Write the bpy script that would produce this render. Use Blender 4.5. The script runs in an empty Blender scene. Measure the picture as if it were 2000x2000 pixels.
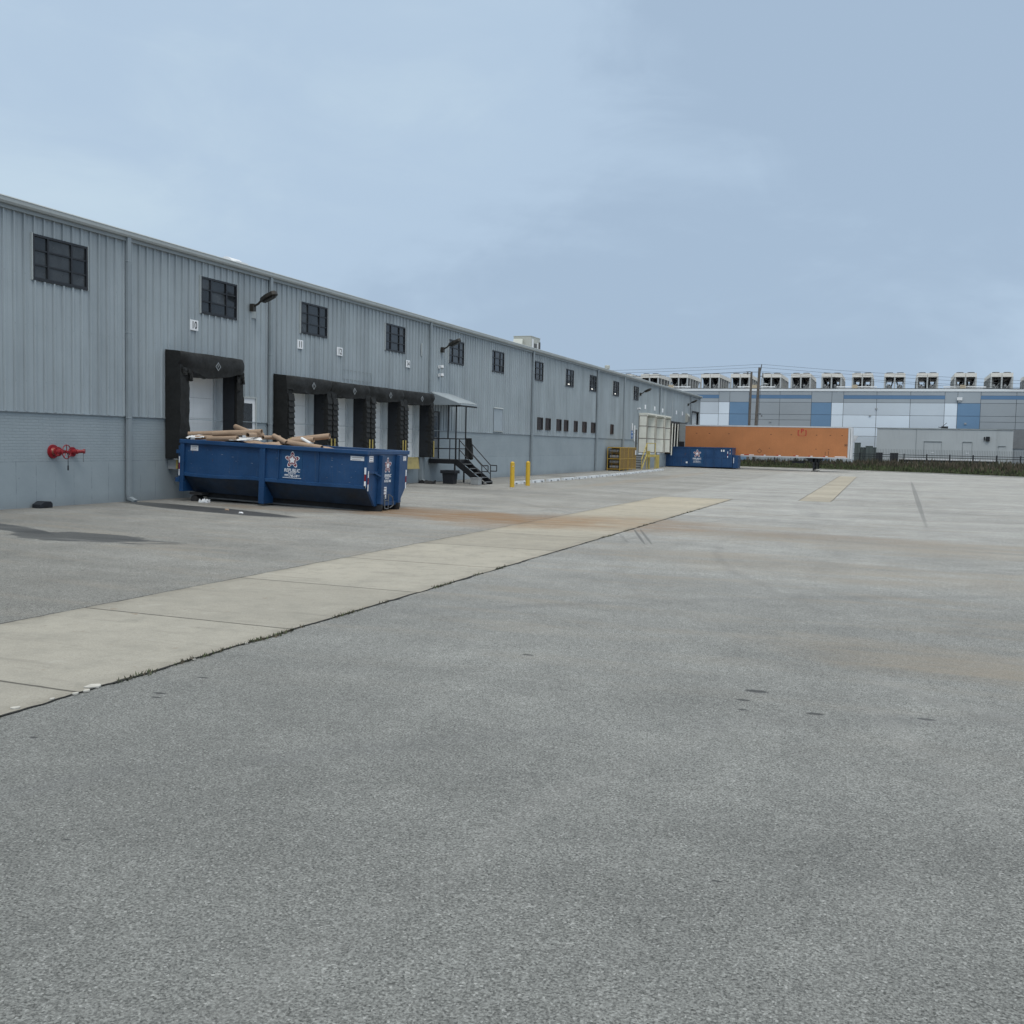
import bpy, math, random
from mathutils import Vector, Matrix, noise
random.seed(7)
PI = math.pi
scene = bpy.context.scene
COL = scene.collection

# ------------------------------------------------------------------ camera
CAMH = 1.95
yaw, pitch, roll = math.radians(20.3617), math.radians(3.8343), math.radians(1.2179)
fw = Vector((-math.sin(yaw)*math.cos(pitch), math.cos(yaw)*math.cos(pitch), -math.sin(pitch)))
rt = Vector((math.cos(yaw), math.sin(yaw), 0)); up = rt.cross(fw)
rt2 = rt*math.cos(roll)+up*math.sin(roll); up2 = -rt*math.sin(roll)+up*math.cos(roll)
cam_d = bpy.data.cameras.new('camera'); cam = bpy.data.objects.new('camera', cam_d); COL.objects.link(cam)
cam.matrix_world = Matrix(((rt2.x, up2.x, -fw.x, 0), (rt2.y, up2.y, -fw.y, 0), (rt2.z, up2.z, -fw.z, CAMH), (0, 0, 0, 1)))
cam_d.sensor_width = 36; cam_d.lens = 1994.88/2000*36; cam_d.clip_start = .1; cam_d.clip_end = 5000
scene.camera = cam

# ------------------------------------------------------------------ world and sun
SUN_EL, SUN_AZ = math.radians(58), math.radians(150)      # azimuth measured from +Y towards +X
w = bpy.data.worlds.new('World'); scene.world = w; w.use_nodes = True
nt = w.node_tree; nt.nodes.clear(); N = nt.nodes.new; Lk = nt.links.new
wo = N('ShaderNodeOutputWorld'); bg = N('ShaderNodeBackground'); bg.inputs[1].default_value = .1
sky = N('ShaderNodeTexSky'); sky.sky_type = 'NISHITA'; sky.sun_disc = False; sky.sun_elevation = SUN_EL; sky.sun_rotation = SUN_AZ
sky.dust_density = 3
tc = N('ShaderNodeTexCoord'); sep = N('ShaderNodeSeparateXYZ'); Lk(tc.outputs['Generated'], sep.inputs[0])
mp = N('ShaderNodeMapping'); mp.inputs['Scale'].default_value = (1, 1, 2.3); mp.inputs['Rotation'].default_value = (0.25, -.35, 2.45); Lk(tc.outputs['Generated'], mp.inputs[0])
n1 = N('ShaderNodeTexNoise'); n1.inputs['Scale'].default_value = 2.3; n1.inputs['Detail'].default_value = 6; n1.inputs['Roughness'].default_value = .5; n1.inputs['Distortion'].default_value = .35
n2 = N('ShaderNodeTexNoise'); n2.inputs['Scale'].default_value = .9; n2.inputs['Detail'].default_value = 2
Lk(mp.outputs[0], n1.inputs[0]); Lk(mp.outputs[0], n2.inputs[0])
ad = N('ShaderNodeMath'); ad.operation = 'MULTIPLY_ADD'; ad.inputs[1].default_value = .5; Lk(n1.outputs[0], ad.inputs[0])
m5 = N('ShaderNodeMath'); m5.operation = 'MULTIPLY'; m5.inputs[1].default_value = .5; Lk(n2.outputs[0], m5.inputs[0]); Lk(m5.outputs[0], ad.inputs[2])
n3 = N('ShaderNodeTexNoise'); n3.inputs['Scale'].default_value = 5.5; n3.inputs['Detail'].default_value = 7; n3.inputs['Roughness'].default_value = .6; n3.inputs['Distortion'].default_value = .6; Lk(mp.outputs[0], n3.inputs[0])
a3 = N('ShaderNodeMath'); a3.operation = 'MULTIPLY_ADD'; Lk(n3.outputs[0], a3.inputs[0]); a3.inputs[1].default_value = .22; a3b = N('ShaderNodeMath'); a3b.operation = 'SUBTRACT'; Lk(ad.outputs[0], a3b.inputs[0]); a3b.inputs[1].default_value = .02; Lk(a3b.outputs[0], a3.inputs[2])
dl = N('ShaderNodeVectorMath'); dl.operation = 'DOT_PRODUCT'; Lk(tc.outputs['Generated'], dl.inputs[0]); dl.inputs[1].default_value = (-.80, -.15, .20)
a4 = N('ShaderNodeMath'); a4.operation = 'MULTIPLY_ADD'; Lk(dl.outputs['Value'], a4.inputs[0]); a4.inputs[1].default_value = .16; Lk(a3.outputs[0], a4.inputs[2])
cr = N('ShaderNodeValToRGB'); cr.color_ramp.interpolation = 'EASE'; e = cr.color_ramp.elements
e[0].position = .54; e[0].color = (.330, .432, .560, 1); e[1].position = .84; e[1].color = (.475, .590, .690, 1)
em = cr.color_ramp.elements.new(.66); em.color = (.395, .508, .640, 1)
Lk(a4.outputs[0], cr.inputs[0])
mr = N('ShaderNodeMapRange'); mr.interpolation_type = 'SMOOTHSTEP'
for i, v in ((1, .40), (2, .95), (3, 10.7), (4, 24.0)): mr.inputs[i].default_value = v
Lk(sep.outputs[2], mr.inputs[0])
vm = N('ShaderNodeVectorMath'); vm.operation = 'SCALE'; Lk(cr.outputs[0], vm.inputs[0]); Lk(mr.outputs[0], vm.inputs['Scale'])
# thick cloud overhead is nearly neutral, the band of sky near the horizon bluer
mz = N('ShaderNodeMapRange'); mz.interpolation_type = 'SMOOTHSTEP'
for i, v in ((1, .40), (2, .75), (3, 0.), (4, .9)): mz.inputs[i].default_value = v
Lk(sep.outputs[2], mz.inputs[0])
mw = N('ShaderNodeMixRGB'); Lk(mz.outputs[0], mw.inputs[0]); Lk(vm.outputs[0], mw.inputs[1]); mw.inputs[2].default_value = (11.6, 11.6, 11.0, 1)
mx = N('ShaderNodeMixRGB'); mx.inputs[0].default_value = .95; Lk(sky.outputs[0], mx.inputs[1]); Lk(mw.outputs[0], mx.inputs[2])
Lk(mx.outputs[0], bg.inputs[0]); Lk(bg.outputs[0], wo.inputs[0])

sd = bpy.data.lights.new('sun', 'SUN'); sd.energy = .9; sd.angle = math.radians(25); sd.color = (1, .96, .9)
so = bpy.data.objects.new('sun', sd); COL.objects.link(so)
sdir = Vector((math.sin(SUN_AZ)*math.cos(SUN_EL), math.cos(SUN_AZ)*math.cos(SUN_EL), math.sin(SUN_EL)))
so.rotation_euler = sdir.to_track_quat('Z', 'Y').to_euler(); so.location = (0, -20, 40)
vs = scene.view_settings; vs.view_transform = 'Standard'; vs.look = 'None'; vs.exposure = .14; vs.gamma = 1; vs.use_curve_mapping = False

# ------------------------------------------------------------------ helpers
def lin(r, g, b, k=1.0):
    f = lambda c: (c/255/12.92) if c/255 <= .04045 else ((c/255+.055)/1.055)**2.4
    return (min(f(r)*k, .95), min(f(g)*k, .95), min(f(b)*k, .95), 1)

class NB:
    """tiny node builder"""
    def __init__(s, m): s.t = m.node_tree; s.N = s.t.nodes.new; s.L = s.t.links.new
    def put(s, sock, v):
        if hasattr(v, 'is_linked') or isinstance(v, bpy.types.NodeSocket): s.L(v, sock)
        elif v is not None: sock.default_value = v
    def math(s, op, a, b=None, c=None, clamp=False):
        n = s.N('ShaderNodeMath'); n.operation = op; n.use_clamp = clamp
        s.put(n.inputs[0], a); s.put(n.inputs[1], b)
        if c is not None: s.put(n.inputs[2], c)
        return n.outputs[0]
    def mix(s, f, a, b, mode='MIX'):
        n = s.N('ShaderNodeMixRGB'); n.blend_type = mode; s.put(n.inputs[0], f); s.put(n.inputs[1], a); s.put(n.inputs[2], b); return n.outputs[0]
    def noise(s, vec, scale, detail=3, rough=.55, dist=0):
        n = s.N('ShaderNodeTexNoise'); s.L(vec, n.inputs[0]); n.inputs['Scale'].default_value = scale; n.inputs['Detail'].default_value = detail
        n.inputs['Roughness'].default_value = rough; n.inputs['Distortion'].default_value = dist; return n.outputs[0]
    def mapr(s, v, a, b, c=0., d=1., smooth=False):
        n = s.N('ShaderNodeMapRange'); n.clamp = True
        if smooth: n.interpolation_type = 'SMOOTHSTEP'
        s.put(n.inputs[0], v)
        for i, x in ((1, a), (2, b), (3, c), (4, d)): s.put(n.inputs[i], x)
        return n.outputs[0]
    def mapping(s, vec, scale=(1, 1, 1), rot=(0, 0, 0), loc=(0, 0, 0)):
        n = s.N('ShaderNodeMapping'); s.L(vec, n.inputs[0]); n.inputs['Scale'].default_value = scale; n.inputs['Rotation'].default_value = rot; n.inputs['Location'].default_value = loc
        return n.outputs[0]

MATS = {}
def M(name, col, rough=.6, metal=0., var=.12, scale=2., fine=0., fscale=60., bump=0., bscale=30., streak=0., dirt=0., dirtcol=(.10, .08, .06, 1), coat=0., spec=.5):
    """painted/plain surface: base colour with two scales of tonal wear, optional vertical streaks, stains and bump"""
    if name in MATS: return MATS[name]
    m = bpy.data.materials.new(name); m.use_nodes = True; b = NB(m); bs = m.node_tree.nodes['Principled BSDF']
    co = b.N('ShaderNodeNewGeometry').outputs['Position'] if streak or dirt else b.N('ShaderNodeTexCoord').outputs['Object']
    c = b.N('ShaderNodeRGB'); c.outputs[0].default_value = col; c = c.outputs[0]
    if var:
        f = b.noise(co, scale, 4)
        g = b.mapr(f, .25, .75, 1-var, 1+var)
        v = b.N('ShaderNodeVectorMath'); v.operation = 'SCALE'; b.L(c, v.inputs[0]); b.L(g, v.inputs['Scale']); c = v.outputs[0]
    if fine:
        f = b.noise(co, fscale, 2); g = b.mapr(f, .25, .75, 1-fine, 1+fine)
        v = b.N('ShaderNodeVectorMath'); v.operation = 'SCALE'; b.L(c, v.inputs[0]); b.L(g, v.inputs['Scale']); c = v.outputs[0]
    if streak:
        mv = b.mapping(co, (5, 5, .22)); f = b.noise(mv, 1.6, 4, .6)
        g = b.mapr(f, .52, .78, 0, streak); c = b.mix(g, c, dirtcol)
    if dirt:
        f = b.noise(co, 1.3, 6, .65); g = b.mapr(f, .5, .72, 0, dirt); c = b.mix(g, c, dirtcol)
    b.L(c, bs.inputs['Base Color'])
    r = b.noise(co, scale*2.3, 3); b.L(b.mapr(r, .3, .7, max(rough-.1, .02), min(rough+.1, 1)), bs.inputs['Roughness'])
    bs.inputs['Metallic'].default_value = metal; bs.inputs['Specular IOR Level'].default_value = spec
    if coat: bs.inputs['Coat Weight'].default_value = coat; bs.inputs['Coat Roughness'].default_value = .15
    if bump:
        bp = b.N('ShaderNodeBump'); bp.inputs['Strength'].default_value = bump; bp.inputs['Distance'].default_value = .02
        b.L(b.noise(co, bscale, 3), bp.inputs['Height']); b.L(bp.outputs[0], bs.inputs['Normal'])
    MATS[name] = m; return m

class MB:
    def __init__(s): s.v = []; s.f = []; s.mi = []; s.sm = []
    def add(s, vs, fs, mi=0, sm=False, T=None):
        o = len(s.v); s.v += [tuple(T @ Vector(p)) if T else tuple(p) for p in vs]
        for f in fs: s.f.append(tuple(i+o for i in f)); s.mi.append(mi); s.sm.append(sm)
    def box(s, x0, x1, y0, y1, z0, z1, mi=0, T=None):
        x0, x1 = min(x0, x1), max(x0, x1); y0, y1 = min(y0, y1), max(y0, y1); z0, z1 = min(z0, z1), max(z0, z1)
        s.add([(x0, y0, z0), (x1, y0, z0), (x1, y1, z0), (x0, y1, z0), (x0, y0, z1), (x1, y0, z1), (x1, y1, z1), (x0, y1, z1)],
              [(0, 3, 2, 1), (4, 5, 6, 7), (0, 1, 5, 4), (1, 2, 6, 5), (2, 3, 7, 6), (3, 0, 4, 7)], mi, False, T)
    def beam(s, p0, p1, w, h=None, mi=0, upv=(0, 0, 1)):
        h = h or w; p0 = Vector(p0); p1 = Vector(p1); d = (p1-p0); L = d.length; d.normalize()
        u = Vector(upv)
        if abs(d.dot(u)) > .95: u = Vector((1, 0, 0))
        a = d.cross(u).normalized(); c = a.cross(d).normalized()
        T = Matrix(((a.x, d.x, c.x, p0.x), (a.y, d.y, c.y, p0.y), (a.z, d.z, c.z, p0.z), (0, 0, 0, 1)))
        s.box(-w/2, w/2, 0, L, -h/2, h/2, mi, T)
    def cyl(s, p0, p1, r0, r1=None, n=14, mi=0, caps=True, r_in=None):
        r1 = r0 if r1 is None else r1; p0 = Vector(p0); p1 = Vector(p1); d = (p1-p0).normalized()
        u = Vector((0, 0, 1)) if abs(d.z) < .9 else Vector((1, 0, 0)); a = d.cross(u).normalized(); c = d.cross(a).normalized()
        ring = lambda p, r: [tuple(p+(a*math.cos(2*PI*i/n)+c*math.sin(2*PI*i/n))*r) for i in range(n)]
        if r_in:
            vs = ring(p0, r0)+ring(p1, r1)+ring(p0, r_in)+ring(p1, r_in); fs = []
            for i in range(n):
                j = (i+1) % n
                fs += [(i, j, n+j, n+i)]
            s.add(vs, fs, mi, True)
            s.add(vs, [(2*n+(i+1) % n, 2*n+i, 3*n+i, 3*n+(i+1) % n) for i in range(n)], mi, True)
            s.add(vs, [((i+1) % n, i, 2*n+i, 2*n+(i+1) % n) for i in range(n)]+[(n+i, n+(i+1) % n, 3*n+(i+1) % n, 3*n+i) for i in range(n)], mi, False)
            return
        vs = ring(p0, r0)+ring(p1, r1)
        s.add(vs, [(i, (i+1) % n, n+(i+1) % n, n+i) for i in range(n)], mi, True)
        if caps: s.add(vs, [tuple(range(n-1, -1, -1)), tuple(range(n, 2*n))], mi, False)
    def tube(s, pts, r, n=8, mi=0):
        for a, b in zip(pts[:-1], pts[1:]): s.cyl(a, b, r, r, n, mi)
    def ball(s, c, r, mi=0, seg=14, rings=8, zmin=-1., sc=(1, 1, 1)):
        vs = []; fs = []; c = Vector(c)
        for j in range(rings+1):
            ph = PI*j/rings; z = max(math.cos(ph), zmin)
            rr = math.sin(ph)
            for i in range(seg):
                th = 2*PI*i/seg; vs.append((c.x+r*rr*math.cos(th)*sc[0], c.y+r*rr*math.sin(th)*sc[1], c.z+r*z*sc[2]))
        for j in range(rings):
            for i in range(seg):
                fs.append((j*seg+i, (j+1)*seg+i, (j+1)*seg+(i+1) % seg, j*seg+(i+1) % seg))
        s.add(vs, fs, mi, True)
    def prism(s, prof, axis, a0, a1, mi=0, T=None):
        """closed 2D outline pushed along an axis; outline coords are the two other axes in order"""
        n = len(prof)
        def P(p, a):
            return {'x': (a, p[0], p[1]), 'y': (p[0], a, p[1]), 'z': (p[0], p[1], a)}[axis]
        vs = [P(p, a0) for p in prof]+[P(p, a1) for p in prof]
        fs = [(i, (i+1) % n, n+(i+1) % n, n+i) for i in range(n)]+[tuple(range(n-1, -1, -1)), tuple(range(n, 2*n))]
        s.add(vs, fs, mi, False, T)
    def gridbox(s, x0, x1, y0, y1, z0, z1, nx, ny, nz, fn, mi=0, sm=True):
        L = lambda a, b, n: [a+(b-a)*i/n for i in range(n+1)]
        X, Y, Z = L(x0, x1, nx), L(y0, y1, ny), L(z0, z1, nz)
        def sheet(A, B, P, flip):
            vs = [fn(Vector(P(a, b))) for a in A for b in B]; nb = len(B); fs = []
            for i in range(len(A)-1):
                for j in range(nb-1):
                    q = (i*nb+j, (i+1)*nb+j, (i+1)*nb+j+1, i*nb+j+1); fs.append(q[::-1] if flip else q)
            s.add(vs, fs, mi, sm)
        sheet(X, Y, lambda a, b: (a, b, z1), False); sheet(X, Y, lambda a, b: (a, b, z0), True)
        sheet(X, Z, lambda a, b: (a, y0, b), False); sheet(X, Z, lambda a, b: (a, y1, b), True)
        sheet(Y, Z, lambda a, b: (x1, a, b), False); sheet(Y, Z, lambda a, b: (x0, a, b), True)
    def build(s, name, mats, parent=None, world=False, bevel=0, loc=None, weld=False):
        me = bpy.data.meshes.new(name)
        off = Vector((0, 0, 0))
        if world and parent:
            p = parent
            while p: off += p.location; p = p.parent
        if loc is not None: off = Vector(loc)
        me.from_pydata([tuple(Vector(v)-off) for v in s.v], [], s.f)
        if not isinstance(mats, (list, tuple)): mats = [mats]
        for m in mats: me.materials.append(m)
        me.polygons.foreach_set('material_index', s.mi); me.polygons.foreach_set('use_smooth', s.sm); me.update()
        o = bpy.data.objects.new(name, me); COL.objects.link(o)
        if loc is not None: o.location = loc
        if parent: o.parent = parent
        if bevel:
            b = o.modifiers.new('bevel', 'BEVEL'); b.width = bevel; b.segments = 2; b.limit_method = 'ANGLE'
        return o

def build_each(mb, name, mats, parent, world=False, bevel=0):
    """one object per loose piece of the mesh"""
    par = list(range(len(mb.v)))
    def find(i):
        while par[i] != i: par[i] = par[par[i]]; i = par[i]
        return i
    for f in mb.f:
        for a in f[1:]: par[find(a)] = find(f[0])
    groups = {}
    for k, f in enumerate(mb.f): groups.setdefault(find(f[0]), []).append(k)
    out = []
    for ks in groups.values():
        m = MB(); idx = {}
        for k in ks:
            g = []
            for i in mb.f[k]:
                if i not in idx: idx[i] = len(m.v); m.v.append(mb.v[i])
                g.append(idx[i])
            m.f.append(tuple(g)); m.mi.append(mb.mi[k]); m.sm.append(mb.sm[k])
        out.append(m.build(name, mats, parent, world, bevel))
    return out

def weld(mb):
    seen = {}; m = []
    vs = []
    for v in mb.v:
        k = tuple(round(c, 4) for c in v)
        if k not in seen: seen[k] = len(vs); vs.append(v)
        m.append(seen[k])
    mb.v = vs; mb.f = [tuple(m[i] for i in f) for f in mb.f]
    return mb

def tag(o, label=None, cat=None, group=None, kind=None):
    if label: o['label'] = label
    if cat: o['category'] = cat
    if group: o['group'] = group
    if kind: o['kind'] = kind
    return o
def thing(name, label, cat, loc=(0, 0, 0), rotz=0, group=None):
    o = bpy.data.objects.new(name, None); COL.objects.link(o); o.empty_display_size = .2
    o.location = loc; o.rotation_euler = (0, 0, rotz); return tag(o, label, cat, group)
def dup(root, loc, label=None, rotz=None, group=None):
    r = root.copy(); COL.objects.link(r); r.location = loc
    if rotz is not None: r.rotation_euler = (0, 0, rotz)
    if label: r['label'] = label
    if group: r['group'] = group
    for ch in list(root.children):
        c = ch.copy(); COL.objects.link(c); c.parent = r
        for g in ch.children:
            d = g.copy(); COL.objects.link(d); d.parent = c
    return r
def text(s, size, mat, parent, origin, face='+X', name='lettering', ext=.004, sx=1., bold=0., shear=0., align='CENTER'):
    cu = bpy.data.curves.new('t', 'FONT'); cu.body = s; cu.size = size; cu.extrude = ext; cu.align_x = align; cu.align_y = 'CENTER'; cu.offset = bold; cu.shear = shear
    t = bpy.data.objects.new('t', cu); COL.objects.link(t)
    bpy.context.view_layer.update()
    me = bpy.data.meshes.new_from_object(t.evaluated_get(bpy.context.evaluated_depsgraph_get()))
    bpy.data.objects.remove(t); bpy.data.curves.remove(cu)
    o = Vector(origin)
    for v in me.vertices:
        a, b, c = v.co.x*sx, v.co.y, v.co.z
        v.co = (o.x+c, o.y+a, o.z+b) if face == '+X' else (o.x+a, o.y-c, o.z+b)
    me.materials.clear(); me.materials.append(mat)
    ob = bpy.data.objects.new(name, me); COL.objects.link(ob); ob.parent = parent
    return ob

K = .92657                       # wall readings scaled on to the wall plane
WX = -19.6                       # the long wall stands on this plane
ky = lambda y: y*K
kz = lambda z: CAMH+(z-CAMH)*K
def gz(x):                       # the yard rises gently towards the wall
    return 0. if x > -8.4 else min(.142, .142*(-8.4-x)/11.2)

# ------------------------------------------------------------------ materials
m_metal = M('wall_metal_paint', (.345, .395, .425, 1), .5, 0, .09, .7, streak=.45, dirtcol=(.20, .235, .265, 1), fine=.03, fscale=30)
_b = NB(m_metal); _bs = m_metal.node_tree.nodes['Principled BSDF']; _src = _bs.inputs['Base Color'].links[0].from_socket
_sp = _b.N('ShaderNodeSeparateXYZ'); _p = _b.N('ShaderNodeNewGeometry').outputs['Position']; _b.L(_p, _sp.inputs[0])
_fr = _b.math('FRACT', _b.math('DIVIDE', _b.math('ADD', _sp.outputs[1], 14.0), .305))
_k = _b.mapr(_b.math('ABSOLUTE', _b.math('SUBTRACT', _fr, .408)), .012, .055, 1, 0); _k2 = _b.mapr(_b.math('ABSOLUTE', _b.math('SUBTRACT', _fr, .155)), .01, .04, .55, 0)  # dark lines at both feet of each rib: shade painted into the siding colour
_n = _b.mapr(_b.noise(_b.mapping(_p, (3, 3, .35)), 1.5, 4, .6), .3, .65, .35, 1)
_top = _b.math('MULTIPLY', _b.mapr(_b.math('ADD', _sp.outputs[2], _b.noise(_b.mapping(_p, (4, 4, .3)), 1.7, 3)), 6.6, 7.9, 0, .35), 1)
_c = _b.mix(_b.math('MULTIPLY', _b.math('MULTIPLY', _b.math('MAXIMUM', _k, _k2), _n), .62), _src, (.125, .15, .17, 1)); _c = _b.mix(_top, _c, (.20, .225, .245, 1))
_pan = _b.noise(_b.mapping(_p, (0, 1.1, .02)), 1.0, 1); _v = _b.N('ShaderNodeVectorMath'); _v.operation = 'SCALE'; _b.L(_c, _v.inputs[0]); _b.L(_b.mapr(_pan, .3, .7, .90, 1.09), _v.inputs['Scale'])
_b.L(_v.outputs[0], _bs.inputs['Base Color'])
m_trim = M('downspout_paint', (.25, .29, .315, 1), .5, 0, .1, 2)
m_gutter = M('gutter_paint', (.42, .455, .455, 1), .45, 0, .06, 1.2, streak=.2, dirtcol=(.25, .27, .27, 1))
m_fascia = M('fascia_paint', (.25, .28, .29, 1), .5, 0, .08, 1.2)
m_roof = M('roof_metal', (.45, .46, .46, 1), .5, 0, .1, 1)
m_black = M('black_steel', (.012, .013, .016, 1), .5, 0, .3, 8)
m_frame = M('window_frame_black', (.014, .016, .02, 1), .45, 0, .2, 8)
m_sframe = M('window_frame_brown', (.03, .022, .02, 1), .5, 0, .2, 8)
m_pane = M('window_glass', (.022, .026, .030, 1), .12, 0, .35, 2.2, spec=.5)
m_doorw = M('white_door_panel', (.90, .92, .92, 1), .45, 0, .05, 2, streak=.15, dirtcol=(.35, .37, .38, 1))
m_jamb = M('door_jamb_grey', (.55, .59, .61, 1), .5, 0, .07, 3)
m_fabric = M('black_seal_fabric', (.009, .010, .010, 1), .75, 0, .35, 3.5, fine=.2, fscale=50, bump=.5, bscale=9)
m_fabric2 = M('smooth_seal_vinyl', (.008, .010, .014, 1), .45, 0, .3, 2)
m_yellow = M('safety_yellow', (.62, .40, .035, 1), .45, 0, .08, 5, fine=.08, fscale=25)
m_yellow_d = M('dock_yellow', (.50, .40, .12, 1), .55, 0, .12, 5, dirt=.35)
m_white = M('white_paint', (.74, .76, .78, 1), .5, 0, .05, 4)
m_signw = M('sign_white', (.82, .84, .86, 1), .4, 0, .02, 4)
m_ink = M('sign_black', (.01, .01, .012, 1), .5, 0, 0)
m_inkw = M('sign_white_ink', (.80, .82, .86, 1), .5, 0, 0)
m_signb = M('sign_blue', (.03, .14, .38, 1), .4, 0, 0)
m_red = M('valve_red', (.27, .012, .018, 1), .4, 0, .2, 9, coat=.3)
m_dred = M('reflector_red', (.22, .02, .03, 1), .3, 0, .1)
m_brass = M('brass', (.40, .33, .20, 1), .4, .6, .1)
m_blue = M('dumpster_blue', (.012, .060, .165, 1), .42, 0, .25, 1.3, fine=.08, fscale=20, dirt=.4, dirtcol=(.035, .070, .14, 1), bump=.25, bscale=3.2)
_b = NB(m_blue); _bs = m_blue.node_tree.nodes['Principled BSDF']; _src = _bs.inputs['Base Color'].links[0].from_socket; _p = _b.N('ShaderNodeNewGeometry').outputs['Position']
_r = _b.noise(_b.mapping(_p, (3, 3, 1.2)), 2.2, 6, .72); _r2 = _b.noise(_p, 1.1, 3, .6)
_c = _b.mix(_b.math('MULTIPLY', _b.mapr(_r, .60, .66, 0, .85), _b.mapr(_r2, .5, .6, 0, 1)), _src, (.07, .040, .030, 1))
_s = _b.noise(_b.mapping(_p, (9, 9, .5)), 1.8, 4, .6); _c = _b.mix(_b.mapr(_s, .60, .72, 0, .35), _c, (.06, .085, .13, 1)); _b.L(_c, _bs.inputs['Base Color'])
m_blue_in = M('dumpster_inside', (.02, .05, .10, 1), .7, 0, .3, 3, dirt=.6)
m_under = M('dumpster_underside', (.018, .020, .024, 1), .7, 0, .4, 2.5, dirt=.5, dirtcol=(.035, .028, .02, 1))
m_steel = M('worn_steel', (.18, .19, .20, 1), .5, .5, .2, 6)
m_card = M('cardboard', (.36, .26, .185, 1), .8, 0, .12, 6, fine=.08, fscale=60)
m_cardin = M('cardboard_inside', (.17, .12, .09, 1), .9, 0, .1)
m_paper = M('white_paper', (.78, .80, .82, 1), .8, 0, .05)
m_rubber = M('black_rubber', (.016, .016, .017, 1), .75, 0, .3, 6)
m_lamp = M('lamp_bronze', (.030, .027, .022, 1), .45, 0, .2, 8)
m_plastic = M('dark_plastic', (.013, .016, .022, 1), .5, 0, .15, 8)
m_gal = M('galvanised', (.36, .38, .39, 1), .5, .3, .12, 6)
m_curb = M('wheel_stop_paint', (.64, .67, .69, 1), .7, 0, .15, 5, dirt=.4, dirtcol=(.25, .25, .25, 1), bump=.3)
m_rtu = M('hvac_beige', (.42, .43, .39, 1), .5, 0, .06, 3)
m_hvacd = M('hvac_dark', (.10, .10, .10, 1), .6, 0, .2, 3)
m_wood = M('pole_wood', (.135, .12, .105, 1), .85, 0, .25, 4, streak=.4)
m_wire = M('wire', (.05, .055, .06, 1), .6, 0, 0)
m_orange = M('trailer_orange', (.47, .185, .068, 1), .5, 0, .13, .5, streak=.35, dirtcol=(.36, .17, .06, 1), fine=.04, fscale=8)
m_alu = M('aluminium', (.62, .63, .64, 1), .4, .4, .08, 3)
m_tred = M('trailer_red_ink', (.42, .02, .02, 1), .5, 0, 0)
m_dbrown = M('rust_brown', (.10, .045, .025, 1), .7, 0, .3, 3)
m_shelter = M('shelter_white', (.80, .80, .72, 1), .6, 0, .08, 3)
m_shelterg = M('shelter_grey', (.27, .29, .29, 1), .6, 0, .1, 3)
m_sframe2 = M('shelter_frame', (.13, .095, .075, 1), .6, 0, .2, 6)
m_tank = M('gas_cylinder_grey', (.30, .30, .30, 1), .45, .2, .2, 6)
m_cage = M('cage_yellow', (.42, .27, .05, 1), .55, 0, .15, 5)
m_mesh = M('cage_panel_brown', (.27, .175, .055, 1), .7, 0, .3, 9)
m_greycon = M('stair_concrete', (.30, .31, .31, 1), .8, 0, .12, 4)
m_green = M('utility_green', (.085, .11, .105, 1), .6, 0, .1, 4)
m_lowb = M('utility_building_grey', (.47, .505, .52, 1), .8, 0, .05, .5, streak=.2, dirtcol=(.25, .265, .27, 1))
m_pgrey = M('panel_grey', (.345, .385, .42, 1), .8, 0, .06, .35)
m_pgrey2 = M('panel_darker_grey', (.325, .36, .39, 1), .8, 0, .06, .35)
m_plight = M('panel_light', (.56, .62, .68, 1), .8, 0, .05, .35)
m_pwhite = M('panel_white', (.72, .80, .88, 1), .8, 0, .04, .35)
m_pblue = M('panel_blue', (.150, .262, .405, 1), .8, 0, .06, .35)
m_pstripe = M('stripe_blue', (.115, .215, .36, 1), .8, 0, .05, .35)
m_groove = M('panel_joint', (.12, .13, .14, 1), .9, 0, 0)
m_coping = M('coping_white', (.74, .77, .79, 1), .5, 0, .04, 1)
m_fence = M('fence_black', (.02, .022, .026, 1), .5, 0, .1)
m_picket = M('fence_picket', (.11, .12, .125, 1), .5, 0, .1)
m_dirt = M('soil', (.06, .055, .035, 1), .95, 0, .35, 1.2)
m_leafd = M('weed_dark', (.038, .048, .022, 1), .8, 0, .4, .6)
m_leafg = M('weed_green', (.085, .115, .045, 1), .8, 0, .3, .6)
m_leafb = M('weed_brown', (.10, .085, .060, 1), .85, 0, .3, .6)
m_star = M('logo_red', (.20, .015, .035, 1), .5, 0, 0)
m_lit = bpy.data.materials.new('lit_ceiling_lamp'); m_lit.use_nodes = True
m_lit.node_tree.nodes['Principled BSDF'].inputs['Emission Color'].default_value = (1, .95, .82, 1)
m_lit.node_tree.nodes['Principled BSDF'].inputs['Emission Strength'].default_value = .7

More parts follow.
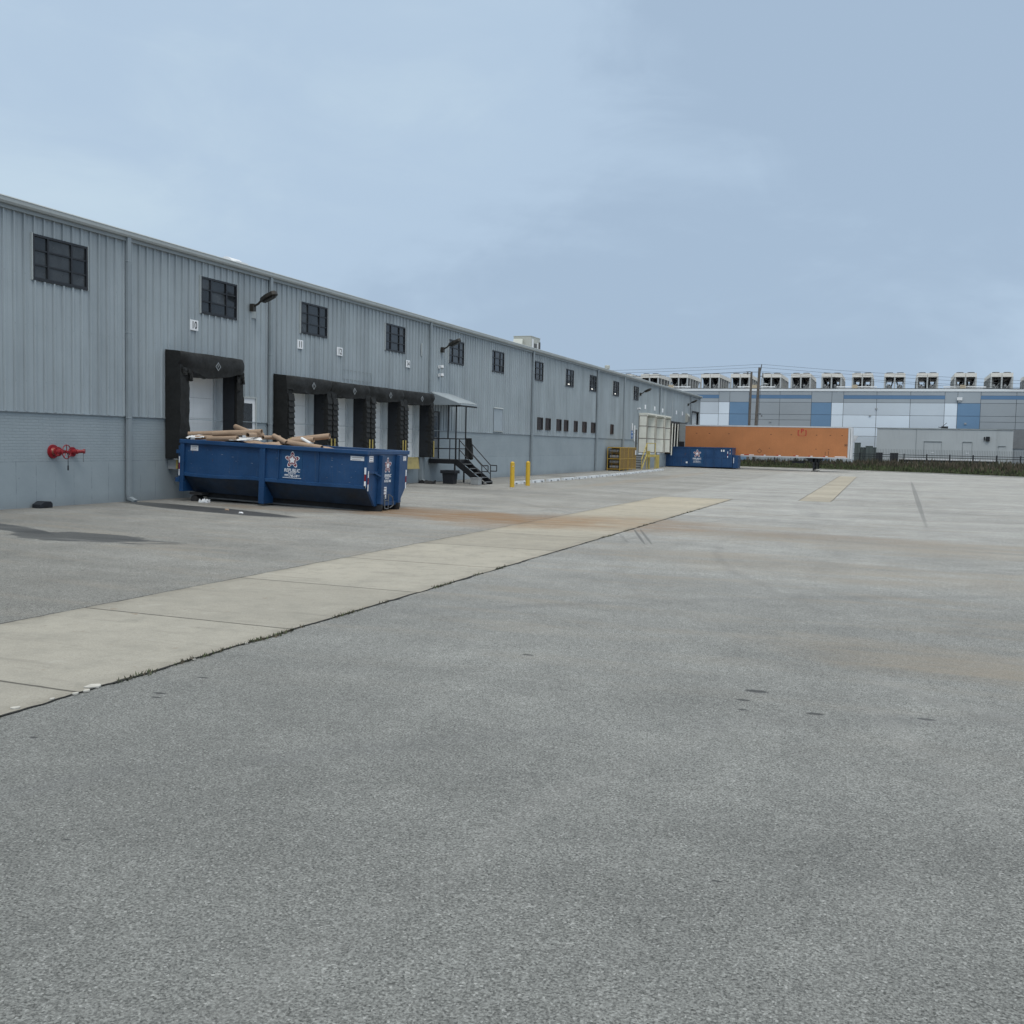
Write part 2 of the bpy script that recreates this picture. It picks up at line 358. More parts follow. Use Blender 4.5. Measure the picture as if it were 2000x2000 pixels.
def yard_material(kind):
    m = bpy.data.materials.new(kind); m.use_nodes = True; b = NB(m); bs = m.node_tree.nodes['Principled BSDF']
    P = b.N('ShaderNodeNewGeometry').outputs['Position']; sp = b.N('ShaderNodeSeparateXYZ'); b.L(P, sp.inputs[0]); X, Y = sp.outputs[0], sp.outputs[1]
    warp = b.noise(P, .9, 4, .6); warp2 = b.noise(P, 4., 3, .6); warp3 = b.noise(P, 13., 4, .7)
    def blob(cx, cy, rx, ry, ang=0, edge=.35, wob=.9, stretch=False):
        a = math.radians(ang); ca, sa = math.cos(a), math.sin(a)
        dx = b.math('SUBTRACT', X, cx); dy = b.math('SUBTRACT', Y, cy)
        u = b.math('ADD', b.math('MULTIPLY', dx, ca/rx), b.math('MULTIPLY', dy, sa/rx))
        v = b.math('ADD', b.math('MULTIPLY', dx, -sa/ry), b.math('MULTIPLY', dy, ca/ry))
        d = b.math('ADD', b.math('MULTIPLY', u, u), b.math('MULTIPLY', v, v))
        wn = b.math('ADD', b.math('MULTIPLY', b.math('SUBTRACT', warp, .5), wob*2.2), b.math('ADD', b.math('MULTIPLY', b.math('SUBTRACT', warp2, .5), wob*1.1), b.math('MULTIPLY', b.math('SUBTRACT', warp3, .5), wob*.7)))
        d = b.math('ADD', d, wn)
        return b.mapr(d, 1-edge, 1+edge*.3, 1, 0, True)
    # grain
    vo = b.N('ShaderNodeTexVoronoi'); vo.inputs['Scale'].default_value = 115; b.L(P, vo.inputs[0])
    vc = b.N('ShaderNodeSeparateXYZ'); b.L(vo.outputs['Color'], vc.inputs[0])
    g1 = b.noise(P, 80, 2, .8); g2 = b.noise(P, 14, 3, .6)
    big = b.noise(b.mapping(P, (.35, 1, 1), (0, 0, .35)), .42, 5, .6, .6); big2 = b.noise(b.mapping(P, (1, .3, 1), (0, 0, -.9)), .55, 4, .6, .4)
    mid = b.noise(P, 1.7, 5, .65)
    if kind == 'asphalt_yard':
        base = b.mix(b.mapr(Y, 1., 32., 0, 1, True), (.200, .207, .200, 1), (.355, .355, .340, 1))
        base = b.mix(b.mapr(X, -8.2, -8.6, 0, .5), base, (.255, .25, .23, 1))
        grain = b.math('ADD', b.math('MULTIPLY', b.mapr(vc.outputs[0], 0, 1, -.5, .5), 1.5), b.math('MULTIPLY', b.math('SUBTRACT', g1, .5), 4.9))
        tone = b.math('MAXIMUM', b.math('ADD', 1, b.math('MULTIPLY', grain, .60)), .25)
        tone = b.math('MULTIPLY', tone, b.mapr(big, .3, .7, .80, 1.15)); tone = b.math('MULTIPLY', tone, b.mapr(big2, .3, .7, .90, 1.09)); tone = b.math('MULTIPLY', tone, b.mapr(mid, .3, .7, .86, 1.11)); tone = b.math('MULTIPLY', tone, b.mapr(g2, .25, .75, .86, 1.14))
        white = b.mapr(vc.outputs[1], .972, .985, 0, .5)
    else:
        base = b.mix(.5, (.352, .338, .297, 1), (.372, .352, .300, 1)); base = b.mix(b.mapr(Y, 10, 36, 0, .8), base, (.44, .39, .30, 1)); base = b.mix(b.mapr(Y, 39.8, 40, 0, .6), base, (.385, .35, .285, 1))
        grain = b.math('ADD', b.math('MULTIPLY', b.mapr(vc.outputs[0], 0, 1, -.5, .5), .5), b.math('MULTIPLY', b.math('SUBTRACT', g1, .5), 1.8))
        tone = b.math('ADD', 1, b.math('MULTIPLY', grain, .30))
        tone = b.math('MULTIPLY', tone, b.mapr(big, .3, .7, .9, 1.08)); tone = b.math('MULTIPLY', tone, b.mapr(mid, .3, .7, .92, 1.07))
        white = b.mapr(vc.outputs[1], .97, .985, 0, .2)
    v = b.N('ShaderNodeVectorMath'); v.operation = 'SCALE'; b.L(base, v.inputs[0]); b.L(tone, v.inputs['Scale']); c = v.outputs[0]
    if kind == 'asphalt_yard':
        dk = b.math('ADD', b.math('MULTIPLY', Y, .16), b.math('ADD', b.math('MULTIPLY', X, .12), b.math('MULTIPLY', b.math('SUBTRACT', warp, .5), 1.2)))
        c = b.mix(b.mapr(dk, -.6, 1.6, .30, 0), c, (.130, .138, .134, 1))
    c = b.mix(white, c, (.50, .51, .50, 1))
    # tan dust on wide areas right of the strip
    tanw = (.31, .262, .200, 1); tst = b.noise(b.mapping(P, (.45, 2.6, 1), (0, 0, .13)), .9, 5, .65)
    if kind == 'asphalt_yard':
        for a in ((3, 22.3, 10, 2.0, -7, .8, .7, .42), (14, 19.5, 9, 3.2, -5, .8, .6, .38), (-1.5, 17.5, 4.5, 1.6, -18, .8, .7, .30), (.7, 10.2, 2.3, .85, -14, .8, .5, .45), (3.5, 8.9, 2.6, .6, -10, .8, .5, .4), (-13.2, 61, .75, 20, 0, .6, .4, .5), (-4, 26.0, 2.5, 1., -5, .6, .6, .4)):
            c = b.mix(b.math('MULTIPLY', b.math('MULTIPLY', blob(*a[:5], edge=a[5], wob=a[6]), a[7]*1.15), b.mapr(tst, .38, .62, .25, 1)), c, tanw)
        sw = b.noise(b.mapping(P, (.6, 3.2, 1), (0, 0, .12)), .6, 4, .6)
        c = b.mix(b.math('MULTIPLY', b.mapr(sw, .5, .68, 0, .45), b.mapr(Y, 6, 14, 0, 1)), c, (.30, .265, .215, 1))
    # rust from the roll-off container
    rust = b.noise(b.mapping(P, (.5, 3, 1), (0, 0, .1)), 1.2, 5, .65)
    for a in ((-11.2, 24.8, 3.6, 2.0, -8, .8, .45, 1.), (-8.6, 24.3, 2.4, 2.8, 0, .9, .5, .75), (-6.4, 25.0, 2.8, 2.8, 0, .95, .4, .6), (-2, 24, 3.5, 1.1, -9, .9, .6, .25), (-15.5, 23.2, 2.6, .5, 0, .9, .4, .4)):
        c = b.mix(b.math('MULTIPLY', b.math('MULTIPLY', blob(*a[:5], edge=a[5], wob=a[6]), a[7]), b.mapr(rust, .35, .6, .25, 1)), c, (.255, .160, .085, 1))
    rough = b.mapr(mid, .3, .7, .78, .95)
    wetm = None
    if kind == 'asphalt_yard':
        dark = []
        for a in ((-16.5, 21.75, 3.3, .62, -12, .22, .30, .88), (-14.1, 14.75, 1.5, .72, 0, .22, .75, .8), (-16.6, 15.35, 2.2, .34, -16, .22, .3, .8), (-12.2, 14.65, .62, .13, 35, .2, .3, .55), (-13.0, 14.9, 1.2, .10, 8, .3, .6, .7), (-13.1, 14.5, .9, .07, -4, .3, .6, .7)):
            k = b.math('MULTIPLY', blob(*a[:5], edge=a[5], wob=a[6]), a[7]); dark.append(k)
        for k in dark:
            c = b.mix(k, c, (.052, .054, .056, 1)); wetm = k if wetm is None else b.math('MAXIMUM', wetm, k)
        spots = ((-.95, 8.31, .10, .05), (-1.01, 7.97, .06, .03), (-.97, 7.67, .05, .025), (-.46, 7.78, .07, .035), (.31, 7.97, .07, .03), (-5.14, 6.25, .06, .025), (-5.18, 6.81, .06, .02), (-5.08, 6.14, .05, .02), (-3.09, 8.83, .06, .03), (-5.10, 4.99, .03, .02), (-3.65, 3.77, .03, .01), (-.66, 4.54, .03, .01))
        for s in spots: c = b.mix(b.math('MULTIPLY', blob(s[0], s[1], s[2], s[3], 0, .5, .35), .8), c, (.04, .042, .045, 1))
        # scrubbed tyre arcs, skid marks and old crack filler
        for (cx, cy, R, wd, k, tone2) in ((-10, -2, 15.2, .16, .3, (.30, .30, .29, 1)), (-10, -2, 17.0, .16, .26, (.30, .30, .29, 1)), (-12, 3, 13.2, .14, .22, (.31, .31, .30, 1)), (14, 22, 17.5, .12, .22, (.14, .14, .135, 1)), (14, 22, 19.4, .12, .22, (.14, .14, .135, 1)), (11, 2, 11.5, .14, .13, (.34, .34, .33, 1)), (11, 2, 13.3, .14, .13, (.34, .34, .33, 1)), (12, -6, 24, .22, .3, (.11, .115, .12, 1)), (8, 45, 24, .3, .2, (.13, .135, .14, 1)), (-22, 34, 14, .22, .25, (.14, .14, .14, 1)), (-5, 60, 17, .3, .22, (.15, .155, .16, 1)), (6, -4, 13.5, .2, .22, (.13, .135, .14, 1))):
            dx = b.math('SUBTRACT', X, cx); dy = b.math('SUBTRACT', Y, cy)
            r = b.math('SQRT', b.math('ADD', b.math('MULTIPLY', dx, dx), b.math('MULTIPLY', dy, dy)))
            q = b.math('ABSOLUTE', b.math('SUBTRACT', b.math('ADD', r, b.math('MULTIPLY', warp, .5)), R))
            c = b.mix(b.math('MULTIPLY', b.mapr(q, wd*.3, wd, k, 0), b.mapr(big2, .4, .6, 0, 1)), c, tone2)
        for (cx, cy, hx, hy, ang, k) in ((-5.10, 21.7, .035, 2.0, 17, .75), (-4.98, 21.8, .035, 2.0, 17, .7), (-5.33, 21.2, .04, 1.4, 19, .3), (1.05, 51, .10, 24, -.4, .5), (-2.6, 34.5, .35, 4.5, 8, .15)):
            k2 = b.math('MULTIPLY', blob(cx, cy, hx, hy, ang, .5, .12), b.mapr(g2, .3, .6, .4, 1)); c = b.mix(b.math('MULTIPLY', k2, k), c, (.08, .083, .088, 1))
        # darker ground along the wall and by the stairs
        c = b.mix(b.math('MULTIPLY', b.mapr(b.math('ADD', X, b.math('MULTIPLY', warp, 1.4)), -19.2, -17.6, .7, 0), 1), c, (.13, .13, .125, 1))
        for a in ((-17.6, 40.6, 1.6, 1.2, 0, .9, .6, .6), (-17.8, 46, 1.5, 4, 0, .9, .5, .35), (-17.6, 56, 1.3, 1.6, 0, .9, .5, .4), (-15, 37.5, 4, 1.2, 0, .9, .8, .35), (-14.5, 62, 1.7, 5, 0, .6, .5, .25)):
            c = b.mix(b.math('MULTIPLY', blob(*a[:5], edge=a[5], wob=a[6]), a[7]), c, (.11, .11, .105, 1))
    else:
        # slab joints across the strip, hairline cracks, small stains
        t = b.math('ADD', b.math('MULTIPLY', X, .03), b.math('ADD', Y, b.math('MULTIPLY', b.math('SUBTRACT', warp2, .5), .03)))
        fr = b.math('FRACT', b.math('DIVIDE', b.math('SUBTRACT', t, 6.02-.25), 2.93))
        sl = b.N('ShaderNodeTexWhiteNoise'); sl.noise_dimensions = '1D'; b.L(b.math('FLOOR', b.math('SUBTRACT', b.math('DIVIDE', b.math('SUBTRACT', t, 6.02-.25), 2.93), .02)), sl.inputs['W'])
        v = b.N('ShaderNodeVectorMath'); v.operation = 'SCALE'; b.L(c, v.inputs[0]); b.L(b.mapr(sl.outputs['Value'], 0, 1, .90, 1.05), v.inputs['Scale']); c = v.outputs[0]
        mo = b.noise(P, 2.6, 6, .7); c = b.mix(b.mapr(mo, .50, .68, 0, .5), c, (.24, .235, .205, 1)); c = b.mix(b.mapr(mo, .30, .42, .4, 0), c, (.43, .42, .375, 1))
        tr_ = b.noise(b.mapping(P, (.5, 4, 1), (0, 0, .5)), 1.1, 4, .6); c = b.mix(b.mapr(tr_, .58, .68, 0, .35), c, (.20, .19, .165, 1))
        ed = b.math('MINIMUM', b.math('ABSOLUTE', b.math('SUBTRACT', X, -5.68)), b.math('ABSOLUTE', b.math('SUBTRACT', X, -8.44))); c = b.mix(b.math('MULTIPLY', b.mapr(ed, 0, .22, .45, 0), b.mapr(mo, .35, .6, .3, 1)), c, (.17, .155, .125, 1))
        k = b.mapr(b.math('ABSOLUTE', b.math('SUBTRACT', fr, .02)), .003, .008, .85, 0); c = b.mix(k, c, (.05, .047, .04, 1))
        cr_ = b.noise(P, .8, 6, .6, .5); k = b.mapr(b.math('ABSOLUTE', b.math('SUBTRACT', cr_, .52)), .0006, .0022, .45, 0); c = b.mix(b.math('MULTIPLY', k, b.mapr(mid, .5, .6, 0, 1)), c, (.10, .09, .075, 1))
        st = b.noise(P, 5, 2, .5); c = b.mix(b.mapr(st, .70, .76, 0, .5), c, (.23, .18, .13, 1))
    b.L(c, bs.inputs['Base Color'])
    if wetm is not None: rough = b.mix(wetm, rough, (.32, .32, .32, 1))
    b.L(rough, bs.inputs['Roughness']); bs.inputs['Specular IOR Level'].default_value = .35
    bp = b.N('ShaderNodeBump'); bp.inputs['Strength'].default_value = .55 if kind == 'asphalt_yard' else .3; bp.inputs['Distance'].default_value = .006
    b.L(b.math('ADD', vc.outputs[0], b.math('MULTIPLY', g1, 1.5)), bp.inputs['Height']); b.L(bp.outputs[0], bs.inputs['Normal'])
    return m
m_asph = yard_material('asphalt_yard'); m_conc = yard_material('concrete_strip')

def masonry(kind):
    m = bpy.data.materials.new(kind); m.use_nodes = True; b = NB(m); bs = m.node_tree.nodes['Principled BSDF']
    P = b.N('ShaderNodeNewGeometry').outputs['Position']; sp = b.N('ShaderNodeSeparateXYZ'); b.L(P, sp.inputs[0])
    cb = b.N('ShaderNodeCombineXYZ'); b.L(sp.outputs[1], cb.inputs[0]); b.L(sp.outputs[2], cb.inputs[1])
    col = (.270, .330, .370, 1)
    big = b.noise(P, .8, 4); c = b.mix(b.mapr(big, .3, .7, 0, 1), (.275, .325, .355, 1), (.325, .378, .408, 1))
    if kind == 'painted_brick':
        br = b.N('ShaderNodeTexBrick'); b.L(cb.outputs[0], br.inputs[0]); br.inputs['Scale'].default_value = 1; br.inputs['Brick Width'].default_value = .23; br.inputs['Row Height'].default_value = .0735
        br.inputs['Mortar Size'].default_value = .007; br.inputs['Mortar Smooth'].default_value = .4; br.inputs['Bias'].default_value = -.1
        br.inputs['Color1'].default_value = (.95, .95, .95, 1); br.inputs['Color2'].default_value = (.6, .6, .6, 1); br.inputs['Mortar'].default_value = (.2, .2, .2, 1)
        nz = b.noise(b.mapping(P, (1, 2.2, 12)), 1.6, 4, .7)
        k = b.math('MULTIPLY', br.outputs['Fac'], b.mapr(nz, .45, .65, .04, .42)); c = b.mix(k, c, (.15, .18, .20, 1))
        lt = b.math('MULTIPLY', b.mapr(nz, .55, .68, 0, .35), 1); c = b.mix(lt, c, (.36, .42, .46, 1))
        bp = b.N('ShaderNodeBump'); bp.inputs['Strength'].default_value = .6; bp.inputs['Distance'].default_value = .012
        b.L(b.math('ADD', b.math('MULTIPLY', b.math('SUBTRACT', 1, br.outputs['Fac']), .8), b.math('MULTIPLY', b.noise(P, 14, 3), .5)), bp.inputs['Height']); b.L(bp.outputs[0], bs.inputs['Normal'])
        chip = b.noise(P, 3.4, 3, .5); c = b.mix(b.mapr(chip, .775, .79, 0, .8), c, (.07, .065, .07, 1))
    else:
        fr = b.math('FRACT', b.math('DIVIDE', b.math('ADD', sp.outputs[1], b.math('MULTIPLY', b.noise(P, 3, 3), .04)), .615))
        nz = b.noise(P, 2.3, 4, .7)
        k = b.math('MULTIPLY', b.mapr(b.math('ABSOLUTE', b.math('SUBTRACT', fr, .5)), .008, .022, .6, 0), b.mapr(nz, .45, .62, 0, 1)); c = b.mix(k, c, (.12, .145, .16, 1))
        top = b.mapr(sp.outputs[2], 1.245, 1.262, 0, .5); c = b.mix(b.math('MULTIPLY', top, b.mapr(nz, .4, .55, .2, 1)), c, (.13, .155, .175, 1))
        bp = b.N('ShaderNodeBump'); bp.inputs['Strength'].default_value = .35; bp.inputs['Distance'].default_value = .01
        b.L(b.noise(P, 9, 5), bp.inputs['Height']); b.L(bp.outputs[0], bs.inputs['Normal'])
        spot = b.noise(P, 6.5, 3, .5); c = b.mix(b.mapr(spot, .74, .77, 0, .45), c, (.13, .15, .165, 1))
    gr = b.mapr(b.math('ADD', sp.outputs[2], b.math('MULTIPLY', big, .25)), .2, .55, .35, 0); c = b.mix(gr, c, (.17, .185, .195, 1))
    b.L(c, bs.inputs['Base Color']); bs.inputs['Roughness'].default_value = .7
    return m
m_brick = masonry('painted_brick'); m_slab = masonry('painted_concrete')

# ------------------------------------------------------------------ ground
mb = MB()
xs = [-900, -60, -19.6, -8.4, 900]; ysr = [-300, -20, 0, 40, 80, 96, 2500]
# a single sheet, following the slope up to the wall; far side reaches the horizon
vs = [(x, y, gz(x)) for x in xs for y in ysr]; nb = len(ysr)
mb.add(vs, [(i*nb+j, (i+1)*nb+j, (i+1)*nb+j+1, i*nb+j+1) for i in range(len(xs)-1) for j in range(nb-1)])
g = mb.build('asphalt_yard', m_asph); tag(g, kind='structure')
mb = MB()
def jag(y, s): return .02*noise.noise(Vector((s, y*1.7, 0)))+.012*noise.noise(Vector((s, y*7, 3)))
ya = [-12+.12*i for i in range(int(51.6/.12))]
L_ = [(-8.44+jag(y, 1), y, gz(-8.44)+.006) for y in ya]; R_ = [(-5.68+jag(y, 5)*1.6, y, .006) for y in ya]; n = len(ya)
mb.add(L_+R_, [(i, n+i, n+i+1, i+1) for i in range(n-1)])
yb = [40.2+.5*i for i in range(83)]; n2 = len(yb)
A_ = [(-3.30-(y-40.2)*.0105, y, .006) for y in yb]; B_ = [(-2.12-(y-40.2)*.0085, y, .006) for y in yb]
mb.add(A_+B_, [(i, n2+i, n2+i+1, i+1) for i in range(n2-1)])
tag(mb.build('concrete_strip', m_conc), kind='structure')
mb = MB()                          # open joint along the strip's edges
def crack(xc, s, wid, y0, y1, amp):
    yy = [y0+.06*i for i in range(int((y1-y0)/.06))]
    a = []; c_ = []
    for y in yy:
        wv = wid*max(.15, .6+amp*noise.noise(Vector((s*3, y*1.3, 1)))+.5*noise.noise(Vector((s, y*6, 2))))
        x = xc+jag(y, s)*(1.6 if s == 5 else 1); a.append((x-wv*.3, y, gz(x)+.0085)); c_.append((x+wv, y, gz(x)+.0085))
    k = len(yy); mb.add(a+c_, [(i, k+i, k+i+1, i+1) for i in range(k-1)])
def edge_line(x0, y0, x1, y1, wd):
    k = 120; a = []; c_ = []
    for i in range(k):
        u = i/(k-1); x = x0+(x1-x0)*u+.03*noise.noise(Vector((u*30, x0, 0))); y = y0+(y1-y0)*u; a.append((x-wd/2, y, .0095)); c_.append((x+wd/2, y, .0095))
    mb.add(a+c_, [(i, k+i, k+i+1, i+1) for i in range(k-1)])
edge_line(-3.30, 40.2, -3.73, 81.2, .025); edge_line(-2.12, 40.2, -2.47, 81.2, .02)
crack(-5.68, 5, .035, -2, 39.4, .9); crack(-8.45, 1, .02, -2, 39.4, .5)
tag(mb.build('pavement_crack', M('crack_dark', (.02, .02, .018, 1), .95, 0, .3, 5)), kind='structure')

# weeds and crumbs in the open joint
mb = MB(); rw = random.Random(3)
for _ in range(60):
    y = rw.choice([rw.uniform(3, 16), rw.uniform(5, 14), rw.uniform(14, 34)]); ln = rw.uniform(.05, .32)
    if noise.noise(Vector((5, y*1.1, 9))) < -.05: continue
    for k in range(int(ln*130)):
        yy = y+rw.uniform(-ln, ln); xx = -5.66+jag(yy, 5)*1.6+rw.gauss(0, .018); h = rw.uniform(.012, .045); a = rw.uniform(0, PI); ww = rw.uniform(.004, .012)
        dx, dy = math.cos(a)*ww, math.sin(a)*ww; lx, ly = rw.gauss(0, .02), rw.gauss(0, .02)
        mb.add([(xx-dx, yy-dy, .004), (xx+dx, yy+dy, .004), (xx+lx, yy+ly, h)], [(0, 1, 2)], rw.choice([0, 0, 1, 1, 2]))
tag(mb.build('crack_weeds', [m_leafd, m_leafb, m_leafg]), 'thin dry weeds growing in the joint along the concrete strip', 'weeds', kind='stuff')
mb = MB()
for (cx, cy, r) in ((-5.72, 6.18, .055), (-5.66, 6.05, .025), (-5.74, 5.45, .03), (-5.67, 5.95, .02), (-5.64, 7.3, .014), (-5.70, 4.9, .024), (-5.66, 8.1, .015), (-5.7, 5.75, .018)):
    n = 9; pts = [(cx+r*rw.uniform(.6, 1.15)*math.cos(2*PI*i/n), cy+1.3*r*rw.uniform(.6, 1.15)*math.sin(2*PI*i/n)) for i in range(n)]
    mb.prism(pts, 'z', .004, .016)
tag(mb.build('broken_concrete', M('broken_concrete', (.50, .49, .45, 1), .9, 0, .2, 20)), 'pale broken crumbs of concrete at the strip edge', 'rubble', kind='stuff')

# ------------------------------------------------------------------ the long warehouse
Y0, Y1 = -14., ky(118.9)
ZB, ZS, ZE = 2.475, 1.27, 7.22
bld = thing('warehouse', 'long grey warehouse with ribbed metal upper wall over painted brick', 'warehouse', (-40, 48, .142))
wins = [(a, a+1.93) for a in (-6.4, .5, 7.1, 13.9, 20.79, 27.67, 33.6, 40.46, 47.3, 53.15, 60.15, 66.78, 72.6, 79.35, 86.2)]
WZ0, WZ1 = kz(5.93), kz(7.12)
swins = [(61.21, 62.22), (62.85, 63.82), (65.06, 66.12), (66.73, 67.69), (68.95, 69.94), (71.19, 72.22), (73.49, 74.5), (78.93, 79.9)]
SZ0, SZ1 = kz(2.86), kz(3.645)
docks = [(25.94, 29.2, 4.62), (31.82, 34.95, 4.29), (34.95, 38.05, 4.27), (38.05, 41.15, 4.27), (41.15, 44.40, 4.27)]
dopen = [(ky(a+.42), ky(b_-.33), ZS, kz(4.02 if i == 0 else 3.86)) for i, (a, b_, z) in enumerate(docks)]
fdock = [(82.35, 84.9, ZS, 4.3), (85.85, 88.4, ZS, 4.3), (89.4, 92.0, ZS, 4.3), (93.0, 95.5, ZS, 4.1), (96.4, 98.9, ZS, 4.1)]
pdoor = (ky(29.72), ky(30.80), ZS, kz(3.39)); sdoor = (41.98, 42.95, 1.19, kz(3.46)); fdoor = (80.85, 81.8, ZS, 3.35)
odoor = (ky(113.7), ky(117.9), .145, kz(5.88))
ops = [(ky(a)+.03, ky(b_)-.03, WZ0+.03, WZ1-.03) for a, b_ in wins]+[(ky(a)+.02, ky(b_)-.02, SZ0+.02, SZ1-.02) for a, b_ in swins]+dopen+fdock+[pdoor, sdoor, fdoor, odoor]

def wall_sheet(mb, ys, z0, z1, xf, mi=0):
    """vertical strips between successive ys (y, x-offset) with openings left out"""
    for (ya_, xa), (yb_, xb) in zip(ys[:-1], ys[1:]):
        if yb_-ya_ < 1e-5: continue
        mid_ = (ya_+yb_)/2; cuts = [(max(o[2], z0), min(o[3], z1)) for o in ops if o[0] <= mid_ <= o[1] and o[2] < z1 and o[3] > z0]
        cuts.sort(); z = z0
        for c0, c1 in cuts+[(z1, z1)]:
            if c0 > z+1e-5: mb.add([(xf+xa, ya_, z), (xf+xb, yb_, z), (xf+xb, yb_, c0), (xf+xa, ya_, c0)], [(0, 1, 2, 3)], mi)
            z = max(z, c1)
prof = []; y = Y0; P_ = .305
while y < Y1-P_:
    prof += [(y, 0), (y+.055, 0), (y+.066, .044), (y+.104, .044), (y+.115, 0), (y+.205, 0), (y+.212, .007), (y+.228, .007), (y+.235, 0)]; y += P_
prof.append((Y1, 0))
edges = sorted({e_ for o in ops for e_ in o[:2]})
def insert(prof, edges):
    out = list(prof)
    for e_ in edges:
        for i in range(len(out)-1):
            if out[i][0] < e_-1e-6 and out[i+1][0] > e_+1e-6:
                t = (e_-out[i][0])/(out[i+1][0]-out[i][0]); out.insert(i+1, (e_, out[i][1]+t*(out[i+1][1]-out[i][1]))); break
    return out
prof = insert(prof, edges)
mb = MB(); wall_sheet(mb, prof, ZB, ZE, WX)
mb.box(WX-.02, WX+.036, Y0, Y1, ZB-.018, ZB-.002)                    # drip edge
for k in range(3):                                                   # screw rows
    z = (3.2, 4.55, 5.75)[k]; y = Y0+.155
    yy = Y0
    while yy < 60:
        yc = yy+.085
        if not any(o[0] < yc < o[1] and o[2] < z < o[3] for o in ops): mb.box(WX+.0445, WX+.048, yc-.008, yc+.008, z-.008, z+.008, 1)
        yy += P_
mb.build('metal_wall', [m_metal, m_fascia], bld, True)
flat = insert([(Y0, 0), (Y1, 0)], edges)
mb = MB(); wall_sheet(mb, flat, ZS, ZB-.019, WX-.012); build_each(weld(mb), 'brick_wall', m_brick, bld, True)
mb = MB(); wall_sheet(mb, flat, -.3, ZS, WX-.008); mb.build('foundation_wall', m_slab, bld, True)
mb = MB()                                                             # other sides, and dark interior skin
mb.box(-95, WX-.05, Y1-.02, Y1, -.3, ZE); mb.box(-95, WX-.05, Y0, Y0+.02, -.3, ZE); mb.box(-95, -94.98, Y0, Y1, -.3, ZE)
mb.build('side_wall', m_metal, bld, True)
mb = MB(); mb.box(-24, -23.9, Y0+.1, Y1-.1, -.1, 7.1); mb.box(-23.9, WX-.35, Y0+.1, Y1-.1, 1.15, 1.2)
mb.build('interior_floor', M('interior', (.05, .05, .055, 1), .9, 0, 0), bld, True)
mb = MB(); mb.add([(WX+.12, Y0-.1, 7.40), (WX+.12, Y1+.1, 7.40), (-57, Y1+.1, 8.5), (-57, Y0-.1, 8.5), (-95, Y0-.1, 7.4), (-95, Y1+.1, 7.4)], [(0, 1, 2, 3), (3, 2, 5, 4)])
mb.build('roof', m_roof, bld, True)
mb = MB()                                                             # eave: rounded gutter over a darker fascia
gp = [(WX+.001, 7.40), (WX+.19, 7.415), (WX+.205, 7.39), (WX+.19, 7.375), (WX+.185, 7.30), (WX+.15, 7.255), (WX+.05, 7.245), (WX+.001, 7.245)]
yy = Y0-.1; mb.prism(gp, 'y', Y0-.1, Y1+.1); mb.build('gutter', m_gutter, bld, True)
mb = MB(); mb.box(WX+.002, WX+.085, Y0-.1, Y1+.1, 7.155, 7.243); mb.build('fascia', m_fascia, bld, True)
# downspouts
for i, (yd, zb, wd) in enumerate(((-9., .2, .2), (8.9, .2, .2), (24.12, .28, .24), (31.4, 1.3, .22), (44.86, kz(4.33), .24), (59.86, .2, .26), (74.6, .2, .28), (82.7, .2, .28), (96.65, 3.9, .3), (112.5, 3.9, .3))):
    y = ky(yd)+wd*.25; wd *= .58; mb = MB(); mb.box(WX+.046, WX+.145, y, y+wd, zb, 7.25)
    if i == 2:
        mb.prism([(WX+.046, zb), (WX+.145, zb), (WX+.33, zb-.08), (WX+.29, zb-.15), (WX+.08, zb-.08)], 'y', y, y+wd)
    for zz in (2.4, 4.7, 6.6):
        if zz > zb: mb.box(WX+.04, WX+.150, y-.012, y+wd+.012, zz, zz+.035)
    mb.build('downspout', m_trim, bld, True, bevel=.012)
for ys_ in (98.9, 102.8):
    mb = MB(); mb.box(WX+.031, WX+.05, ky(ys_), ky(ys_)+.12, 4.2, 7.15); mb.build('panel_seam', m_gutter, bld, True)
